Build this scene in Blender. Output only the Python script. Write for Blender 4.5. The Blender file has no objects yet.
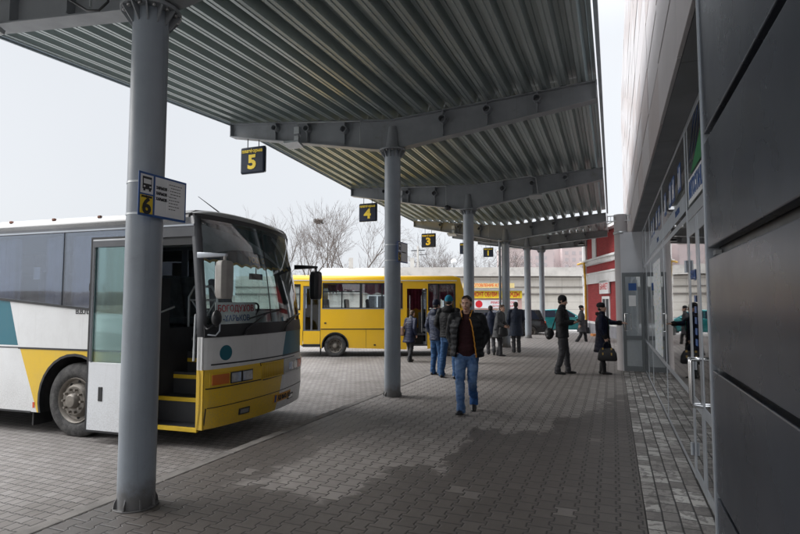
import bpy, bmesh, math, random
from mathutils import Vector, Matrix, Euler, noise
random.seed(7)
PI = math.pi
R = math.radians
S = bpy.context.scene
COL = S.collection
V = Vector

# ------------------------------------------------------------------ helpers
def tag(o, label=None, cat=None, group=None, kind=None):
    if label: o['label'] = label
    if cat: o['category'] = cat
    if group: o['group'] = group
    if kind: o['kind'] = kind
    return o

def empty(name, loc=(0, 0, 0), rz=0.0, label=None, cat=None, group=None):
    o = bpy.data.objects.new(name, None)
    COL.objects.link(o)
    o.location = loc
    o.rotation_euler = (0, 0, rz)
    o.empty_display_size = 0.2
    return tag(o, label, cat, group)

def kids(o):
    return [c for c in bpy.data.objects if c.parent == o]

def copy_tree(o, parent=None):
    c = o.copy()
    COL.objects.link(c)
    c.parent = parent
    for ch in kids(o):
        copy_tree(ch, c)
    return c

class MB:
    """collects shapes in one bmesh, linked as one mesh object"""
    def __init__(self):
        self.bm = bmesh.new()
        self.mi = 0
    def face(self, pts):
        vs = [self.bm.verts.new(p) for p in pts]
        f = self.bm.faces.new(vs)
        f.material_index = self.mi
        return f
    def box(self, c, s, rz=0.0, m=None):
        c = V(c)
        vs = []
        rot = Matrix.Rotation(rz, 3, 'Z') if rz else None
        for dz in (-.5, .5):
            for dx, dy in ((-.5, -.5), (.5, -.5), (.5, .5), (-.5, .5)):
                p = V((dx * s[0], dy * s[1], dz * s[2]))
                if rot: p = rot @ p
                p = p + c
                if m is not None: p = m @ p
                vs.append(self.bm.verts.new(p))
        for q in ((3, 2, 1, 0), (4, 5, 6, 7), (0, 1, 5, 4), (1, 2, 6, 5), (2, 3, 7, 6), (3, 0, 4, 7)):
            f = self.bm.faces.new([vs[i] for i in q])
            f.material_index = self.mi
        return self
    def bx(self, x0, x1, y0, y1, z0, z1):
        return self.box(((x0 + x1) / 2, (y0 + y1) / 2, (z0 + z1) / 2), (abs(x1 - x0), abs(y1 - y0), abs(z1 - z0)))
    def rings(self, rs, cap=True, closed=True):
        """loft through a list of rings (lists of points)"""
        vv = [[self.bm.verts.new(p) for p in r] for r in rs]
        n = len(rs[0])
        for a, b in zip(vv, vv[1:]):
            for i in range(n if closed else n - 1):
                j = (i + 1) % n
                f = self.bm.faces.new((a[i], a[j], b[j], b[i]))
                f.material_index = self.mi
                f.smooth = True
        if cap:
            for r in (vv[0][::-1], vv[-1]):
                f = self.bm.faces.new(r)
                f.material_index = self.mi
        return vv
    def tube(self, pts, r, seg=8, cap=True, side=None):
        pts = [V(p) for p in pts]
        rs = r if isinstance(r, (list, tuple)) else [r] * len(pts)
        out = []
        ref = None
        for i, p in enumerate(pts):
            t = (pts[min(i + 1, len(pts) - 1)] - pts[max(i - 1, 0)]).normalized()
            if ref is None:
                ref = V(side) if side else (V((0, 0, 1)) if abs(t.z) < .9 else V((1, 0, 0)))
            a = (ref - t * ref.dot(t)).normalized()
            b = t.cross(a)
            ref = a
            q = rs[i]
            ra, rb = q if isinstance(q, (list, tuple)) else (q, q)
            out.append([p + a * (math.cos(k * 2 * PI / seg) * ra) + b * (math.sin(k * 2 * PI / seg) * rb) for k in range(seg)])
        self.rings(out, cap)
        return self
    def limb(self, pts, r, seg=12, side=None, flat=(0, 0)):
        """tube with rounded ends (closed blob), for remeshed bodies and clothes"""
        pts = [V(p) for p in pts]
        r = list(r) if isinstance(r, (list, tuple)) else [r] * len(pts)
        def sc(q, k): return (q[0] * k, q[1] * k) if isinstance(q, (list, tuple)) else q * k
        def mn(q): return min(q) if isinstance(q, (list, tuple)) else q
        t0 = (pts[0] - pts[1]).normalized(); t1 = (pts[-1] - pts[-2]).normalized()
        P, Q = [], []
        for k in (.95, .6):
            if flat[0]:
                if k < .9: P.append(pts[0] + t0 * .010); Q.append(sc(r[0], .95))
                continue
            a = math.sqrt(1 - k * k) if k < .9 else .3
            P.append(pts[0] + t0 * mn(r[0]) * k); Q.append(sc(r[0], a))
        P += pts; Q += r
        for k in (.6, .95):
            if flat[1]:
                if k < .9: P.append(pts[-1] + t1 * .010); Q.append(sc(r[-1], .95))
                continue
            a = math.sqrt(1 - k * k) if k < .9 else .3
            P.append(pts[-1] + t1 * mn(r[-1]) * k); Q.append(sc(r[-1], a))
        return self.tube(P, Q, seg, True, side)
    def ball(self, c, r, seg=14, rot=None):
        c = V(c)
        r = r if isinstance(r, (list, tuple)) else (r, r, r)
        rs = []
        n = seg // 2
        for i in range(n + 1):
            a = PI * (i + .02) / (n + .04)
            ring = []
            for k in range(seg):
                b = 2 * PI * k / seg
                p = V((math.sin(a) * math.cos(b) * r[0], math.sin(a) * math.sin(b) * r[1], math.cos(a) * r[2]))
                if rot: p = rot @ p
                ring.append(c + p)
            rs.append(ring[::-1])
        self.rings(rs)
        return self
    def cyl(self, p0, p1, r, r2=None, seg=16):
        return self.tube([p0, p1], [r, r if r2 is None else r2], seg)
    def prism(self, poly, d0, d1, axis='y'):
        """polygon (a, b) extruded along an axis; axis y: (x, z); axis x: (y, z); axis z: (x, y)"""
        def pt(a, b, d):
            return {'y': (a, d, b), 'x': (d, a, b), 'z': (a, b, d)}[axis]
        A = [self.bm.verts.new(pt(a, b, d0)) for a, b in poly]
        B = [self.bm.verts.new(pt(a, b, d1)) for a, b in poly]
        n = len(poly)
        fs = [self.bm.faces.new(A), self.bm.faces.new(B[::-1])]
        for i in range(n):
            j = (i + 1) % n
            fs.append(self.bm.faces.new((A[j], A[i], B[i], B[j])))
        for f in fs: f.material_index = self.mi
        for f in fs: f.normal_update()
        if n > 6: bmesh.ops.triangulate(self.bm, faces=fs[:2], ngon_method='EAR_CLIP')
        return self
    def lathe(self, prof, c, axis='y', seg=32, cap=False):
        """profile (d along axis, radius)"""
        rs = []
        for d, r in prof:
            ring = []
            for k in range(seg):
                a = 2 * PI * k / seg
                u, v = r * math.cos(a), r * math.sin(a)
                p = {'y': V((u, d, v)), 'x': V((d, u, v)), 'z': V((u, v, d))}[axis]
                ring.append(V(c) + p)
            rs.append(ring)
        self.rings(rs, cap)
        return self
    def plate(self, x0, x1, z0, z1, holes, y0, y1, axis='y'):
        """wall with rectangular holes, made of cells"""
        xs = sorted(set([x0, x1] + [h[0] for h in holes] + [h[1] for h in holes]))
        zs = sorted(set([z0, z1] + [h[2] for h in holes] + [h[3] for h in holes]))
        for a, b in zip(xs, xs[1:]):
            for c, d in zip(zs, zs[1:]):
                if a < x0 - 1e-6 or b > x1 + 1e-6 or c < z0 - 1e-6 or d > z1 + 1e-6: continue
                mx, mz = (a + b) / 2, (c + d) / 2
                if any(h[0] < mx < h[1] and h[2] < mz < h[3] for h in holes): continue
                if axis == 'y': self.bx(a, b, y0, y1, c, d)
                else: self.bx(y0, y1, a, b, c, d)
        bmesh.ops.remove_doubles(self.bm, verts=self.bm.verts, dist=1e-5)
        # drop the inner walls between cells
        inner = [f for f in self.bm.faces if all(len(e.link_faces) > 2 for e in f.edges)]
        seen = {}
        for f in self.bm.faces:
            k = tuple(round(t, 4) for t in f.calc_center_median())
            seen.setdefault(k, []).append(f)
        dele = [f for l in seen.values() if len(l) > 1 for f in l]
        if dele: bmesh.ops.delete(self.bm, geom=dele, context='FACES_ONLY')
        return self
    def cut(self, co, no):
        bmesh.ops.bisect_plane(self.bm, geom=list(self.bm.verts) + list(self.bm.edges) + list(self.bm.faces), plane_co=co, plane_no=no)
        return self
    def paint(self, fn):
        for f in self.bm.faces:
            k = fn(f.calc_center_median(), f)
            if k is not None: f.material_index = k
        return self
    def each(self, name, mats, parent=None, **k):
        """one object per separate piece"""
        left = set(self.bm.verts); out = []
        while left:
            seed = left.pop(); isl = {seed}; todo = [seed]
            while todo:
                v = todo.pop()
                for e in v.link_edges:
                    w_ = e.other_vert(v)
                    if w_ in left: left.discard(w_); isl.add(w_); todo.append(w_)
            m = MB(); mp = {}
            for v in self.bm.verts:
                if v in isl: mp[v] = m.bm.verts.new(v.co)
            for f in self.bm.faces:
                if f.verts[0] in isl:
                    g = m.bm.faces.new([mp[v] for v in f.verts]); g.material_index = f.material_index; g.smooth = f.smooth
            out.append(m.build(name, mats, parent, **k))
        self.bm.free()
        return out
    def build(self, name, mats, parent=None, bevel=0, smooth=None, label=None, sub=0, fix=True, loc=None):
        if fix:
            bmesh.ops.recalc_face_normals(self.bm, faces=self.bm.faces)
        me = bpy.data.meshes.new(name)
        self.bm.to_mesh(me)
        self.bm.free()
        o = bpy.data.objects.new(name, me)
        COL.objects.link(o)
        for m in (mats if isinstance(mats, (list, tuple)) else [mats]):
            me.materials.append(m)
        if smooth is not None:
            for p in me.polygons: p.use_smooth = bool(smooth)
            if smooth and smooth is not True:
                me.set_sharp_from_angle(angle=R(smooth))
        if parent is not None: o.parent = parent
        if loc is not None: o.location = loc
        if bevel:
            b = o.modifiers.new('bevel', 'BEVEL')
            b.width = bevel; b.segments = 2; b.limit_method = 'ANGLE'; b.angle_limit = R(40)
        if sub:
            s = o.modifiers.new('sub', 'SUBSURF'); s.levels = sub; s.render_levels = sub
        if label: o['label'] = label
        return o

def remesh(mb, name, mats, parent, voxel=.012, smooth=4, paint=None, factor=.5):
    o = mb.build(name, mats, None)
    r = o.modifiers.new('r', 'REMESH'); r.mode = 'VOXEL'; r.voxel_size = voxel
    if smooth:
        s = o.modifiers.new('s', 'SMOOTH'); s.factor = factor; s.iterations = smooth
    dg = bpy.context.evaluated_depsgraph_get()
    me = bpy.data.meshes.new_from_object(o.evaluated_get(dg))
    old = o.data
    o.modifiers.clear()
    o.data = me
    bpy.data.meshes.remove(old)
    me.materials.clear()
    for m in (mats if isinstance(mats, (list, tuple)) else [mats]): me.materials.append(m)
    for p in me.polygons:
        p.use_smooth = True
        p.material_index = 0
        if paint:
            k = paint(p.center)
            if k: p.material_index = k
    if parent is not None: o.parent = parent
    return o

FONT = bpy.data.fonts.load('<builtin>') if False else None
def text(name, s, size, loc, rot, m, parent=None, bold=0.0, ext=.002, align='CENTER', sx=1.0, spacing=1.0):
    cu = bpy.data.curves.new(name, 'FONT')
    cu.body = s; cu.size = size; cu.extrude = ext; cu.offset = bold
    cu.align_x = align; cu.align_y = 'CENTER'; cu.space_character = spacing
    cu.resolution_u = 3
    o = bpy.data.objects.new(name, cu)
    COL.objects.link(o)
    dg = bpy.context.evaluated_depsgraph_get()
    me = bpy.data.meshes.new_from_object(o.evaluated_get(dg))
    bpy.data.objects.remove(o)
    o = bpy.data.objects.new(name, me)
    COL.objects.link(o)
    me.materials.clear(); me.materials.append(m)
    o.location = loc; o.rotation_euler = rot; o.scale = (sx, 1, 1)
    if parent is not None: o.parent = parent
    return o
FY = (PI / 2, 0, 0)            # faces -Y
FXP = (PI / 2, 0, PI / 2)      # faces +X
FXM = (PI / 2, 0, -PI / 2)     # faces -X

# ------------------------------------------------------------------ materials
def srgb(r, g, b):
    f = lambda c: (c / 255 / 12.92) if c / 255 <= .04045 else ((c / 255 + .055) / 1.055) ** 2.4
    return (f(r), f(g), f(b))

class N:
    """tiny wrapper: arithmetic on shader sockets"""
    def __init__(self, nt, s): self.nt, self.s = nt, s
    def op(self, o, *a):
        n = self.nt.nodes.new('ShaderNodeMath'); n.operation = o
        for i, x in enumerate((self,) + a):
            if isinstance(x, N): self.nt.links.new(x.s, n.inputs[i])
            else: n.inputs[i].default_value = x
        return N(self.nt, n.outputs[0])
    def __add__(s, o): return s.op('ADD', o)
    def __sub__(s, o): return s.op('SUBTRACT', o)
    def __mul__(s, o): return s.op('MULTIPLY', o)
    def __truediv__(s, o): return s.op('DIVIDE', o)
    def floor(s): return s.op('FLOOR')
    def frac(s): return s.op('FRACT')
    def abs(s): return s.op('ABSOLUTE')
    def min(s, o): return s.op('MINIMUM', o)
    def max(s, o): return s.op('MAXIMUM', o)
    def gt(s, o): return s.op('GREATER_THAN', o)
    def lt(s, o): return s.op('LESS_THAN', o)
    def smooth(s, a, b):
        n = s.nt.nodes.new('ShaderNodeMapRange'); n.interpolation_type = 'SMOOTHSTEP'
        s.nt.links.new(s.s, n.inputs[0]); n.inputs[1].default_value = a; n.inputs[2].default_value = b
        return N(s.nt, n.outputs[0])

class Mat:
    def __init__(self, name):
        self.m = bpy.data.materials.new(name); self.m.use_nodes = True
        self.nt = self.m.node_tree; self.b = self.nt.nodes['Principled BSDF']
    def new(self, t): return self.nt.nodes.new('ShaderNode' + t)
    def link(self, a, b): self.nt.links.new(a.s if isinstance(a, N) else a, b)
    def pos(self, kind='Object'):
        if kind == 'World': return self.new('NewGeometry').outputs['Position']
        return self.new('TexCoord').outputs[kind]
    def xyz(self, v):
        n = self.new('SeparateXYZ'); self.link(v, n.inputs[0])
        return [N(self.nt, n.outputs[i]) for i in range(3)]
    def noise(self, v, scale, detail=4, rough=.55, dist=0.0, dims=None, scalev=None):
        if scalev:
            mp = self.new('Mapping'); mp.inputs['Scale'].default_value = scalev; self.link(v, mp.inputs[0]); v = mp.outputs[0]
        n = self.new('TexNoise'); n.inputs['Scale'].default_value = scale; n.inputs['Detail'].default_value = detail
        n.inputs['Roughness'].default_value = rough; n.inputs['Distortion'].default_value = dist
        self.link(v, n.inputs['Vector'])
        return N(self.nt, n.outputs[0])
    def white(self, x, y):
        c = self.new('CombineXYZ'); self.link(x, c.inputs[0]); self.link(y, c.inputs[1])
        n = self.new('TexWhiteNoise'); self.link(c.outputs[0], n.inputs['Vector'])
        return N(self.nt, n.outputs['Value'])
    def mix(self, f, a, b):
        n = self.new('Mix'); n.data_type = 'RGBA'
        if isinstance(f, N): self.link(f, n.inputs[0])
        else: n.inputs[0].default_value = f
        for i, x in ((6, a), (7, b)):
            if isinstance(x, (tuple, list)): n.inputs[i].default_value = (*x[:3], 1)
            else: self.link(x, n.inputs[i])
        return n.outputs[2]
    def bump(self, h, strength=.3, dist=.01):
        n = self.new('Bump'); n.inputs['Strength'].default_value = strength; n.inputs['Distance'].default_value = dist
        self.link(h, n.inputs['Height']); self.link(n.outputs[0], self.b.inputs['Normal'])

def mat(name, col, rough=.5, metal=0.0, var=.12, scale=3.0, bump=0.0, bscale=40.0, dirt=None, dirt_amt=.0, coat=0.0, spec=.5, rvar=.12, streak=0.0, grime=None):
    M = Mat(name)
    p = M.pos()
    n = M.noise(p, scale, 5, .6)
    dk = tuple(c * (1 - var) for c in col); lt = tuple(min(1, c * (1 + var)) for c in col)
    c = M.mix(n.smooth(.3, .7), dk, lt)
    if dirt:
        d = M.noise(p, 1.7, 8, .7, .4)
        c = M.mix(d.smooth(.62 - dirt_amt, .85 - dirt_amt * .6), c, dirt)
    if streak:
        s_ = M.noise(p, 1, 6, .7, scalev=(14, 14, .7))
        c = M.mix(s_.smooth(.52, .78) * streak, c, dirt or (.1, .1, .1))
    if grime:
        x, y, z = M.xyz(p); g_ = M.noise(p, 6, 6, .7)
        c = M.mix((z * -1 + .34 + (g_ - .5) * .5).smooth(0, .32) * .75, c, grime)
        c = M.mix(M.noise(p, 24, 5, .75).smooth(.68, .72) * .6, c, grime)
    M.link(c, M.b.inputs['Base Color'])
    r = M.noise(p, scale * 2.3, 4)
    M.link(r * (2 * rvar) + (rough - rvar), M.b.inputs['Roughness'])
    M.b.inputs['Metallic'].default_value = metal
    M.b.inputs['Specular IOR Level'].default_value = spec
    if coat: M.b.inputs['Coat Weight'].default_value = coat; M.b.inputs['Coat Roughness'].default_value = .08
    if bump: M.bump(M.noise(p, bscale, 3), bump, .006)
    return M.m

def glass(name, tint=(.75, .82, .84), dark=.0, rough=.02, refl=1.0, gain=1.25):
    """thin architectural pane: fresnel reflection over tinted transparency"""
    M = Mat(name); nt = M.nt
    nt.nodes.remove(M.b)
    out = nt.nodes['Material Output']
    t = M.new('BsdfTransparent'); t.inputs[0].default_value = (*[c * (1 - dark) for c in tint], 1)
    g = M.new('BsdfGlossy'); g.inputs['Roughness'].default_value = rough; g.inputs[0].default_value = (refl, refl, refl, 1)
    f = M.new('Fresnel'); f.inputs['IOR'].default_value = 1.6
    k = N(nt, f.outputs[0])
    p = M.pos('World')
    bm = M.new('Bump'); bm.inputs['Strength'].default_value = .012; bm.inputs['Distance'].default_value = .05
    M.link(M.noise(p, .9, 2), bm.inputs['Height']); M.link(bm.outputs[0], g.inputs['Normal'])
    k2 = k * gain + .02
    mx = M.new('MixShader'); M.link(k2.min(1.0), mx.inputs[0]); M.link(t.outputs[0], mx.inputs[1]); M.link(g.outputs[0], mx.inputs[2])
    M.link(mx.outputs[0], out.inputs[0])
    return M.m

m_steel = mat('painted_steel', (.27, .305, .345), .38, 0, .08, 2, .06, 60, dirt=(.12, .12, .12), dirt_amt=.06, spec=.6, streak=.35, grime=(.10, .085, .07))
m_beam = mat('painted_beam', (.22, .235, .25), .42, 0, .1, 2, .05, 50, dirt=(.12, .115, .105), dirt_amt=.05, streak=.3)
m_deck = mat('galvanised_deck', (.34, .385, .38), .36, .62, .06, .6, rvar=.05)
m_bolt = mat('bolt_steel', (.3, .3, .3), .4, .7)
m_galv = mat('galvanised_conduit', (.5, .52, .53), .35, .6)
m_black = mat('black_rubber', (.018, .018, .019), .55, 0, .2, 6, .1)
m_blackpl = mat('black_plastic', (.02, .021, .023), .38, 0, .15)
m_dark = mat('dark_interior', (.035, .036, .04), .7)
m_under = mat('undercarriage', (.02, .02, .02), .8)
m_chrome = mat('chrome', (.7, .7, .7), .15, 1.0)
m_alu = mat('aluminium_frame', (.40, .43, .47), .35, .45, .06, 2)
m_alud = mat('grey_door_profile', (.17, .185, .195), .4, .3, .06, 2)
m_white = mat('white_board', (.75, .76, .77), .45, 0, .04)
m_paper = mat('paper', (.8, .8, .8), .7, 0, .05)
m_blue = mat('sign_blue', (.02, .085, .28), .4, 0, .06)
m_yel = mat('sign_yellow', (.78, .56, .02), .45, 0, .04)
m_navy = mat('sign_navy', (.014, .020, .036), .55, 0, .1, spec=.25)
m_red = mat('sign_red', (.6, .02, .03), .5, 0, .06)
m_green = mat('film_green', (.01, .2, .06), .4, 0, .08)
m_ink = mat('black_ink', (.015, .015, .018), .5)
m_gold = mat('gold_trim', (.55, .38, .08), .5)
m_glass = glass('clear_glass', (.9, .93, .94))
m_bglass = glass('shopfront_glass', (.42, .47, .5))
m_tint = glass('tinted_bus_glass', (.66, .71, .79), gain=.72)
m_wind = glass('windshield_glass', (.74, .83, .83))
m_doorglass = glass('green_door_glass', (.60, .76, .75), gain=.7)

# ------------------------------------------------------------------ world, sun, camera
w = bpy.data.worlds.new('World'); S.world = w; w.use_nodes = True
nt = w.node_tree
bg = nt.nodes['Background']
sky = nt.nodes.new('ShaderNodeTexSky'); sky.sky_type = 'NISHITA'; sky.sun_disc = False
SUN_EL, SUN_AZ = R(38), R(-106)       # azimuth from +Y towards +X
sky.sun_elevation = SUN_EL; sky.sun_rotation = SUN_AZ
sky.air_density = 1.0; sky.dust_density = 3.0
hs = nt.nodes.new('ShaderNodeHueSaturation'); hs.inputs['Saturation'].default_value = .35
nt.links.new(sky.outputs[0], hs.inputs['Color'])
tc = nt.nodes.new('ShaderNodeTexCoord')
nz = nt.nodes.new('ShaderNodeTexNoise'); nz.inputs['Scale'].default_value = 1.6; nz.inputs['Detail'].default_value = 5
nt.links.new(tc.outputs['Generated'], nz.inputs['Vector'])
cl = nt.nodes.new('ShaderNodeMix'); cl.data_type = 'RGBA'
cl.inputs[6].default_value = (3.65, 3.82, 4.06, 1); cl.inputs[7].default_value = (4.12, 4.25, 4.45, 1)
nt.links.new(nz.outputs[0], cl.inputs[0])
mx = nt.nodes.new('ShaderNodeMix'); mx.data_type = 'RGBA'; mx.inputs[0].default_value = .88
nt.links.new(hs.outputs[0], mx.inputs[6]); nt.links.new(cl.outputs[2], mx.inputs[7])
sx_ = nt.nodes.new('ShaderNodeSeparateXYZ'); nt.links.new(tc.outputs['Generated'], sx_.inputs[0])
rp = nt.nodes.new('ShaderNodeMapRange'); rp.interpolation_type = 'SMOOTHSTEP'   # an overcast sky is brightest overhead
nt.links.new(sx_.outputs[2], rp.inputs[0])
for i_, v_ in ((1, .42), (2, 1.0), (3, 1.0), (4, 5.6)): rp.inputs[i_].default_value = v_
vm = nt.nodes.new('ShaderNodeVectorMath'); vm.operation = 'SCALE'
rq = nt.nodes.new('ShaderNodeMapRange'); rq.interpolation_type = 'SMOOTHSTEP'   # thinner cloud towards +X
nt.links.new(sx_.outputs[0], rq.inputs[0])
for i_, v_ in ((1, -.85), (2, .1), (3, .97), (4, 1.14)): rq.inputs[i_].default_value = v_
dt = nt.nodes.new('ShaderNodeVectorMath'); dt.operation = 'DOT_PRODUCT'   # glow added to the sky out of view, as fill under the canopy
nt.links.new(tc.outputs['Generated'], dt.inputs[0]); dt.inputs[1].default_value = (math.sin(SUN_AZ) * .77, math.cos(SUN_AZ) * .77, .64)
rs_ = nt.nodes.new('ShaderNodeMapRange'); rs_.interpolation_type = 'SMOOTHSTEP'; nt.links.new(dt.outputs['Value'], rs_.inputs[0])
for i_, v_ in ((1, .76), (2, 1.0), (3, 1.0), (4, 2.4)): rs_.inputs[i_].default_value = v_
m0 = nt.nodes.new('ShaderNodeMath'); m0.operation = 'MULTIPLY'; nt.links.new(rp.outputs[0], m0.inputs[0]); nt.links.new(rs_.outputs[0], m0.inputs[1])
mm = nt.nodes.new('ShaderNodeMath'); mm.operation = 'MULTIPLY'; nt.links.new(m0.outputs[0], mm.inputs[0]); nt.links.new(rq.outputs[0], mm.inputs[1])
nt.links.new(mx.outputs[2], vm.inputs[0]); nt.links.new(mm.outputs[0], vm.inputs['Scale'])
nt.links.new(vm.outputs[0], bg.inputs[0]); bg.inputs[1].default_value = .1

sl = bpy.data.lights.new('sun', 'SUN'); sl.energy = .85; sl.angle = R(55); sl.color = (1, .95, .88)
so = bpy.data.objects.new('sun', sl); COL.objects.link(so)
sd = V((math.sin(SUN_AZ) * math.cos(SUN_EL), math.cos(SUN_AZ) * math.cos(SUN_EL), math.sin(SUN_EL)))
so.rotation_euler = sd.to_track_quat('Z', 'Y').to_euler()
so.location = (-20, 10, 30)

cd = bpy.data.cameras.new('camera'); cam = bpy.data.objects.new('camera', cd); COL.objects.link(cam)
cd.lens = 24.0; cd.sensor_width = 36; cd.clip_end = 2000; cd.clip_start = .05
cam.location = (0, 0, 1.7)
cam.rotation_euler = (R(90 + 3.755), 0, R(21.73))
S.camera = cam
S.view_settings.view_transform = 'Standard'; S.view_settings.look = 'None'
S.view_settings.exposure = 1.06; S.view_settings.gamma = 1
S.render.engine = 'CYCLES'
S.cycles.max_bounces = 8; S.cycles.diffuse_bounces = 4; S.cycles.glossy_bounces = 4; S.cycles.transparent_max_bounces = 16

# ------------------------------------------------------------------ ground
AP = -.17     # level of the apron below the platform
def paver_mat(name, wd, ln, amp, cols, joint, wet, rot=False):
    M = Mat(name)
    p = M.pos('World')
    x, y, z = M.xyz(p)
    if rot: x, y = y, x
    wob = M.noise(p, 2.2, 2) - .5
    x = x + wob * .012
    y = y + (M.noise(p, 3.1, 2) - .5) * .012
    k = (x / wd + .5).floor()
    par = (k * .5).frac() * 2          # 0 or 1
    sgn = par * 2 - 1
    tri = ((y / ln).frac() - .5).abs() * 4 - 1        # +1 at the ends, -1 in the middle
    trap = (tri * 5.0).min(1.0).max(-1.0)
    d = x - k * wd - trap * sgn * amp
    row = k - d.lt(0.0)
    rp = (row * .5).frac()             # 0 or .5
    vy = y / ln + rp + .0
    if amp > .01: vy = y / ln + rp
    fr = (vy.frac() - .5).abs()
    d2 = (fr * -1 + .5) * ln
    dist = d.abs().min(d2)
    jm = dist.smooth(joint * .35, joint)
    idn = M.white(row, vy.floor())
    id2 = M.white(row + 37.3, vy.floor() + 11.7)
    big = M.noise(p, .55, 6, .6, .3)
    fine = M.noise(p, 38, 5, .7)
    med = M.noise(p, 5, 5, .65)
    c = M.mix(idn, cols[0], cols[1])
    c = M.mix(med.smooth(.3, .75) * .6, c, cols[2])
    c = M.mix((id2.gt(.93)) * .28, c, cols[3])
    c = M.mix(fine.smooth(.5, .8) * .25, c, cols[3])
    vo = M.new('TexVoronoi'); vo.inputs['Scale'].default_value = 2.6; M.link(p, vo.inputs['Vector'])
    gum = N(M.nt, vo.outputs['Distance']).lt(.035)
    c = M.mix(gum * .6, c, tuple(t * .45 for t in cols[0]))
    rough = N(M.nt, fine.s) * .25 + .62
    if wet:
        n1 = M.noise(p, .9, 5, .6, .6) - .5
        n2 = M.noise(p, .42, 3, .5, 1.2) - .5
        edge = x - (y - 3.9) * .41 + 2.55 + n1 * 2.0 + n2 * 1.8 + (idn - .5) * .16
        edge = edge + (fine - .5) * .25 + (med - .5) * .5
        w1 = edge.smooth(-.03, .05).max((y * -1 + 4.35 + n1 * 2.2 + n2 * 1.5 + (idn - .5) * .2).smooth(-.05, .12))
        kerb_damp_shade = (x * -1 - 3.05 + n1 * 1.6 + (idn - .5) * .3).smooth(0, .25) * (y * -1 + 7.6 + n1 * 2).smooth(0, .5)  # dark zone by the kerb: damp and shade both put into the colour
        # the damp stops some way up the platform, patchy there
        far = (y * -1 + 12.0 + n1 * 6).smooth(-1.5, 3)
        wm = (w1 * far).max(kerb_damp_shade)
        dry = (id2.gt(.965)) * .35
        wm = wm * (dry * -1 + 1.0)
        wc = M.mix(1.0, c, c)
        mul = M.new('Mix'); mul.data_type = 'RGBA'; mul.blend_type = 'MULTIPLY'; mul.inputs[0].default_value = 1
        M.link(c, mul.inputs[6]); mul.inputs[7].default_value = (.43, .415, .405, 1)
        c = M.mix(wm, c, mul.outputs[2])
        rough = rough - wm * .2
    else:
        dk = M.new('Mix'); dk.data_type = 'RGBA'; dk.blend_type = 'MULTIPLY'; dk.inputs[7].default_value = (.6, .58, .56, 1)
        M.link(big.smooth(.45, .65) * .7, dk.inputs[0]); M.link(c, dk.inputs[6]); c = dk.outputs[2]
    c = M.mix(jm, tuple(t * .15 for t in cols[0]), c)
    M.link(c, M.b.inputs['Base Color'])
    M.link(rough, M.b.inputs['Roughness'])
    h = dist.smooth(0, joint * 1.6) + fine * .12 + idn * .22
    M.bump(h, .55, .006)
    return M.m

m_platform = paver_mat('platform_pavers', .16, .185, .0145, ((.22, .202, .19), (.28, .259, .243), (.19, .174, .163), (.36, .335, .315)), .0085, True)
m_apron = paver_mat('apron_pavers', .125, .125, .003, ((.165, .150, .140), (.215, .20, .19), (.135, .122, .112), (.29, .275, .265)), .008, False, True)

def strip_mat():
    M = Mat('worn_strip_pavers'); p = M.pos('World'); x, y, z = M.xyz(p)
    wd, ln = .125, .19
    x = x + (M.noise(p, 2.5, 2) - .5) * .012
    k = ((x - .2) / wd).floor()
    off = M.white(k, k + 3.0)
    vy = y / ln + off
    fx = (((x - .2) / wd).frac() - .5).abs() * -1 + .5
    fy = ((vy.frac() - .5).abs() * -1 + .5)
    dist = (fx * wd).min(fy * ln)
    idn = M.white(k + 5.0, vy.floor()); id2 = M.white(k + 9.0, vy.floor() + 2.0)
    fine = M.noise(p, 45, 5, .7); med = M.noise(p, 9, 5, .65, .8)
    c = M.mix(idn, (.23, .215, .2), (.47, .455, .43))
    c = M.mix(id2.gt(.62) * .75, c, (.14, .128, .12))
    c = M.mix(med.smooth(.5, .56) * .75, c, (.12, .11, .105))
    c = M.mix(fine.smooth(.45, .8) * .3, c, (.4, .38, .36))
    c = M.mix(dist.smooth(.003, .009), (.03, .029, .028), c)
    M.link(c, M.b.inputs['Base Color'])
    M.link(fine * .3 + .5, M.b.inputs['Roughness'])
    M.bump(dist.smooth(0, .014) + fine * .15 + idn * .25, .6, .007)
    return M.m
m_strip = strip_mat()

def asphalt_mat():
    M = Mat('street_asphalt'); p = M.pos('World')
    n = M.noise(p, .35, 6, .6, .5); f = M.noise(p, 60, 4, .7)
    c = M.mix(n.smooth(.35, .65), (.16, .155, .15), (.27, .265, .26))
    c = M.mix(f.smooth(.4, .8) * .4, c, (.2, .19, .18))
    M.link(c, M.b.inputs['Base Color']); M.link(n * .3 + .55, M.b.inputs['Roughness']); M.bump(f, .3, .006)
    return M.m
m_asph = asphalt_mat()
m_kerb = mat('kerb_concrete', (.17, .158, .147), .8, 0, .2, 5, .3, 60, dirt=(.16, .15, .14), dirt_amt=.1)
m_soil = mat('brown_soil', (.13, .105, .08), .9, 0, .3, .2, .3, 4, dirt=(.07, .07, .045), dirt_amt=.15)

PE = 33.0     # far end of the platform
def sheet(name, x0, x1, y0, y1, z, m, nx=1, ny=1):
    b = MB(); b.face([(x0, y0, z), (x1, y0, z), (x1, y1, z), (x0, y1, z)])
    return tag(b.build(name, m, fix=False), kind='structure')
sheet('ground', -700, 700, -500, 1200, AP - .03, m_soil)
sheet('street', -200, 120, -60, 110, AP - .015, m_asph)
sheet('apron', -42, -4.1, -16, 25.0, AP, m_apron)
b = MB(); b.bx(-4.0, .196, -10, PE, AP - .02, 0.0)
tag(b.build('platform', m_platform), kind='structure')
b = MB(); b.bx(.20, 2.6, -10, PE, AP - .02, .0)
tag(b.build('paved_strip', m_strip), kind='structure')
b = MB()
y = -10.0
while y < PE - .1:
    b.bx(-4.14, -4.004, y, y + .994, AP - .02, .006); y += 1.0
tag(b.build('kerb', m_kerb, bevel=.012), kind='structure')
b = MB()
x = -4.14
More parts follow.
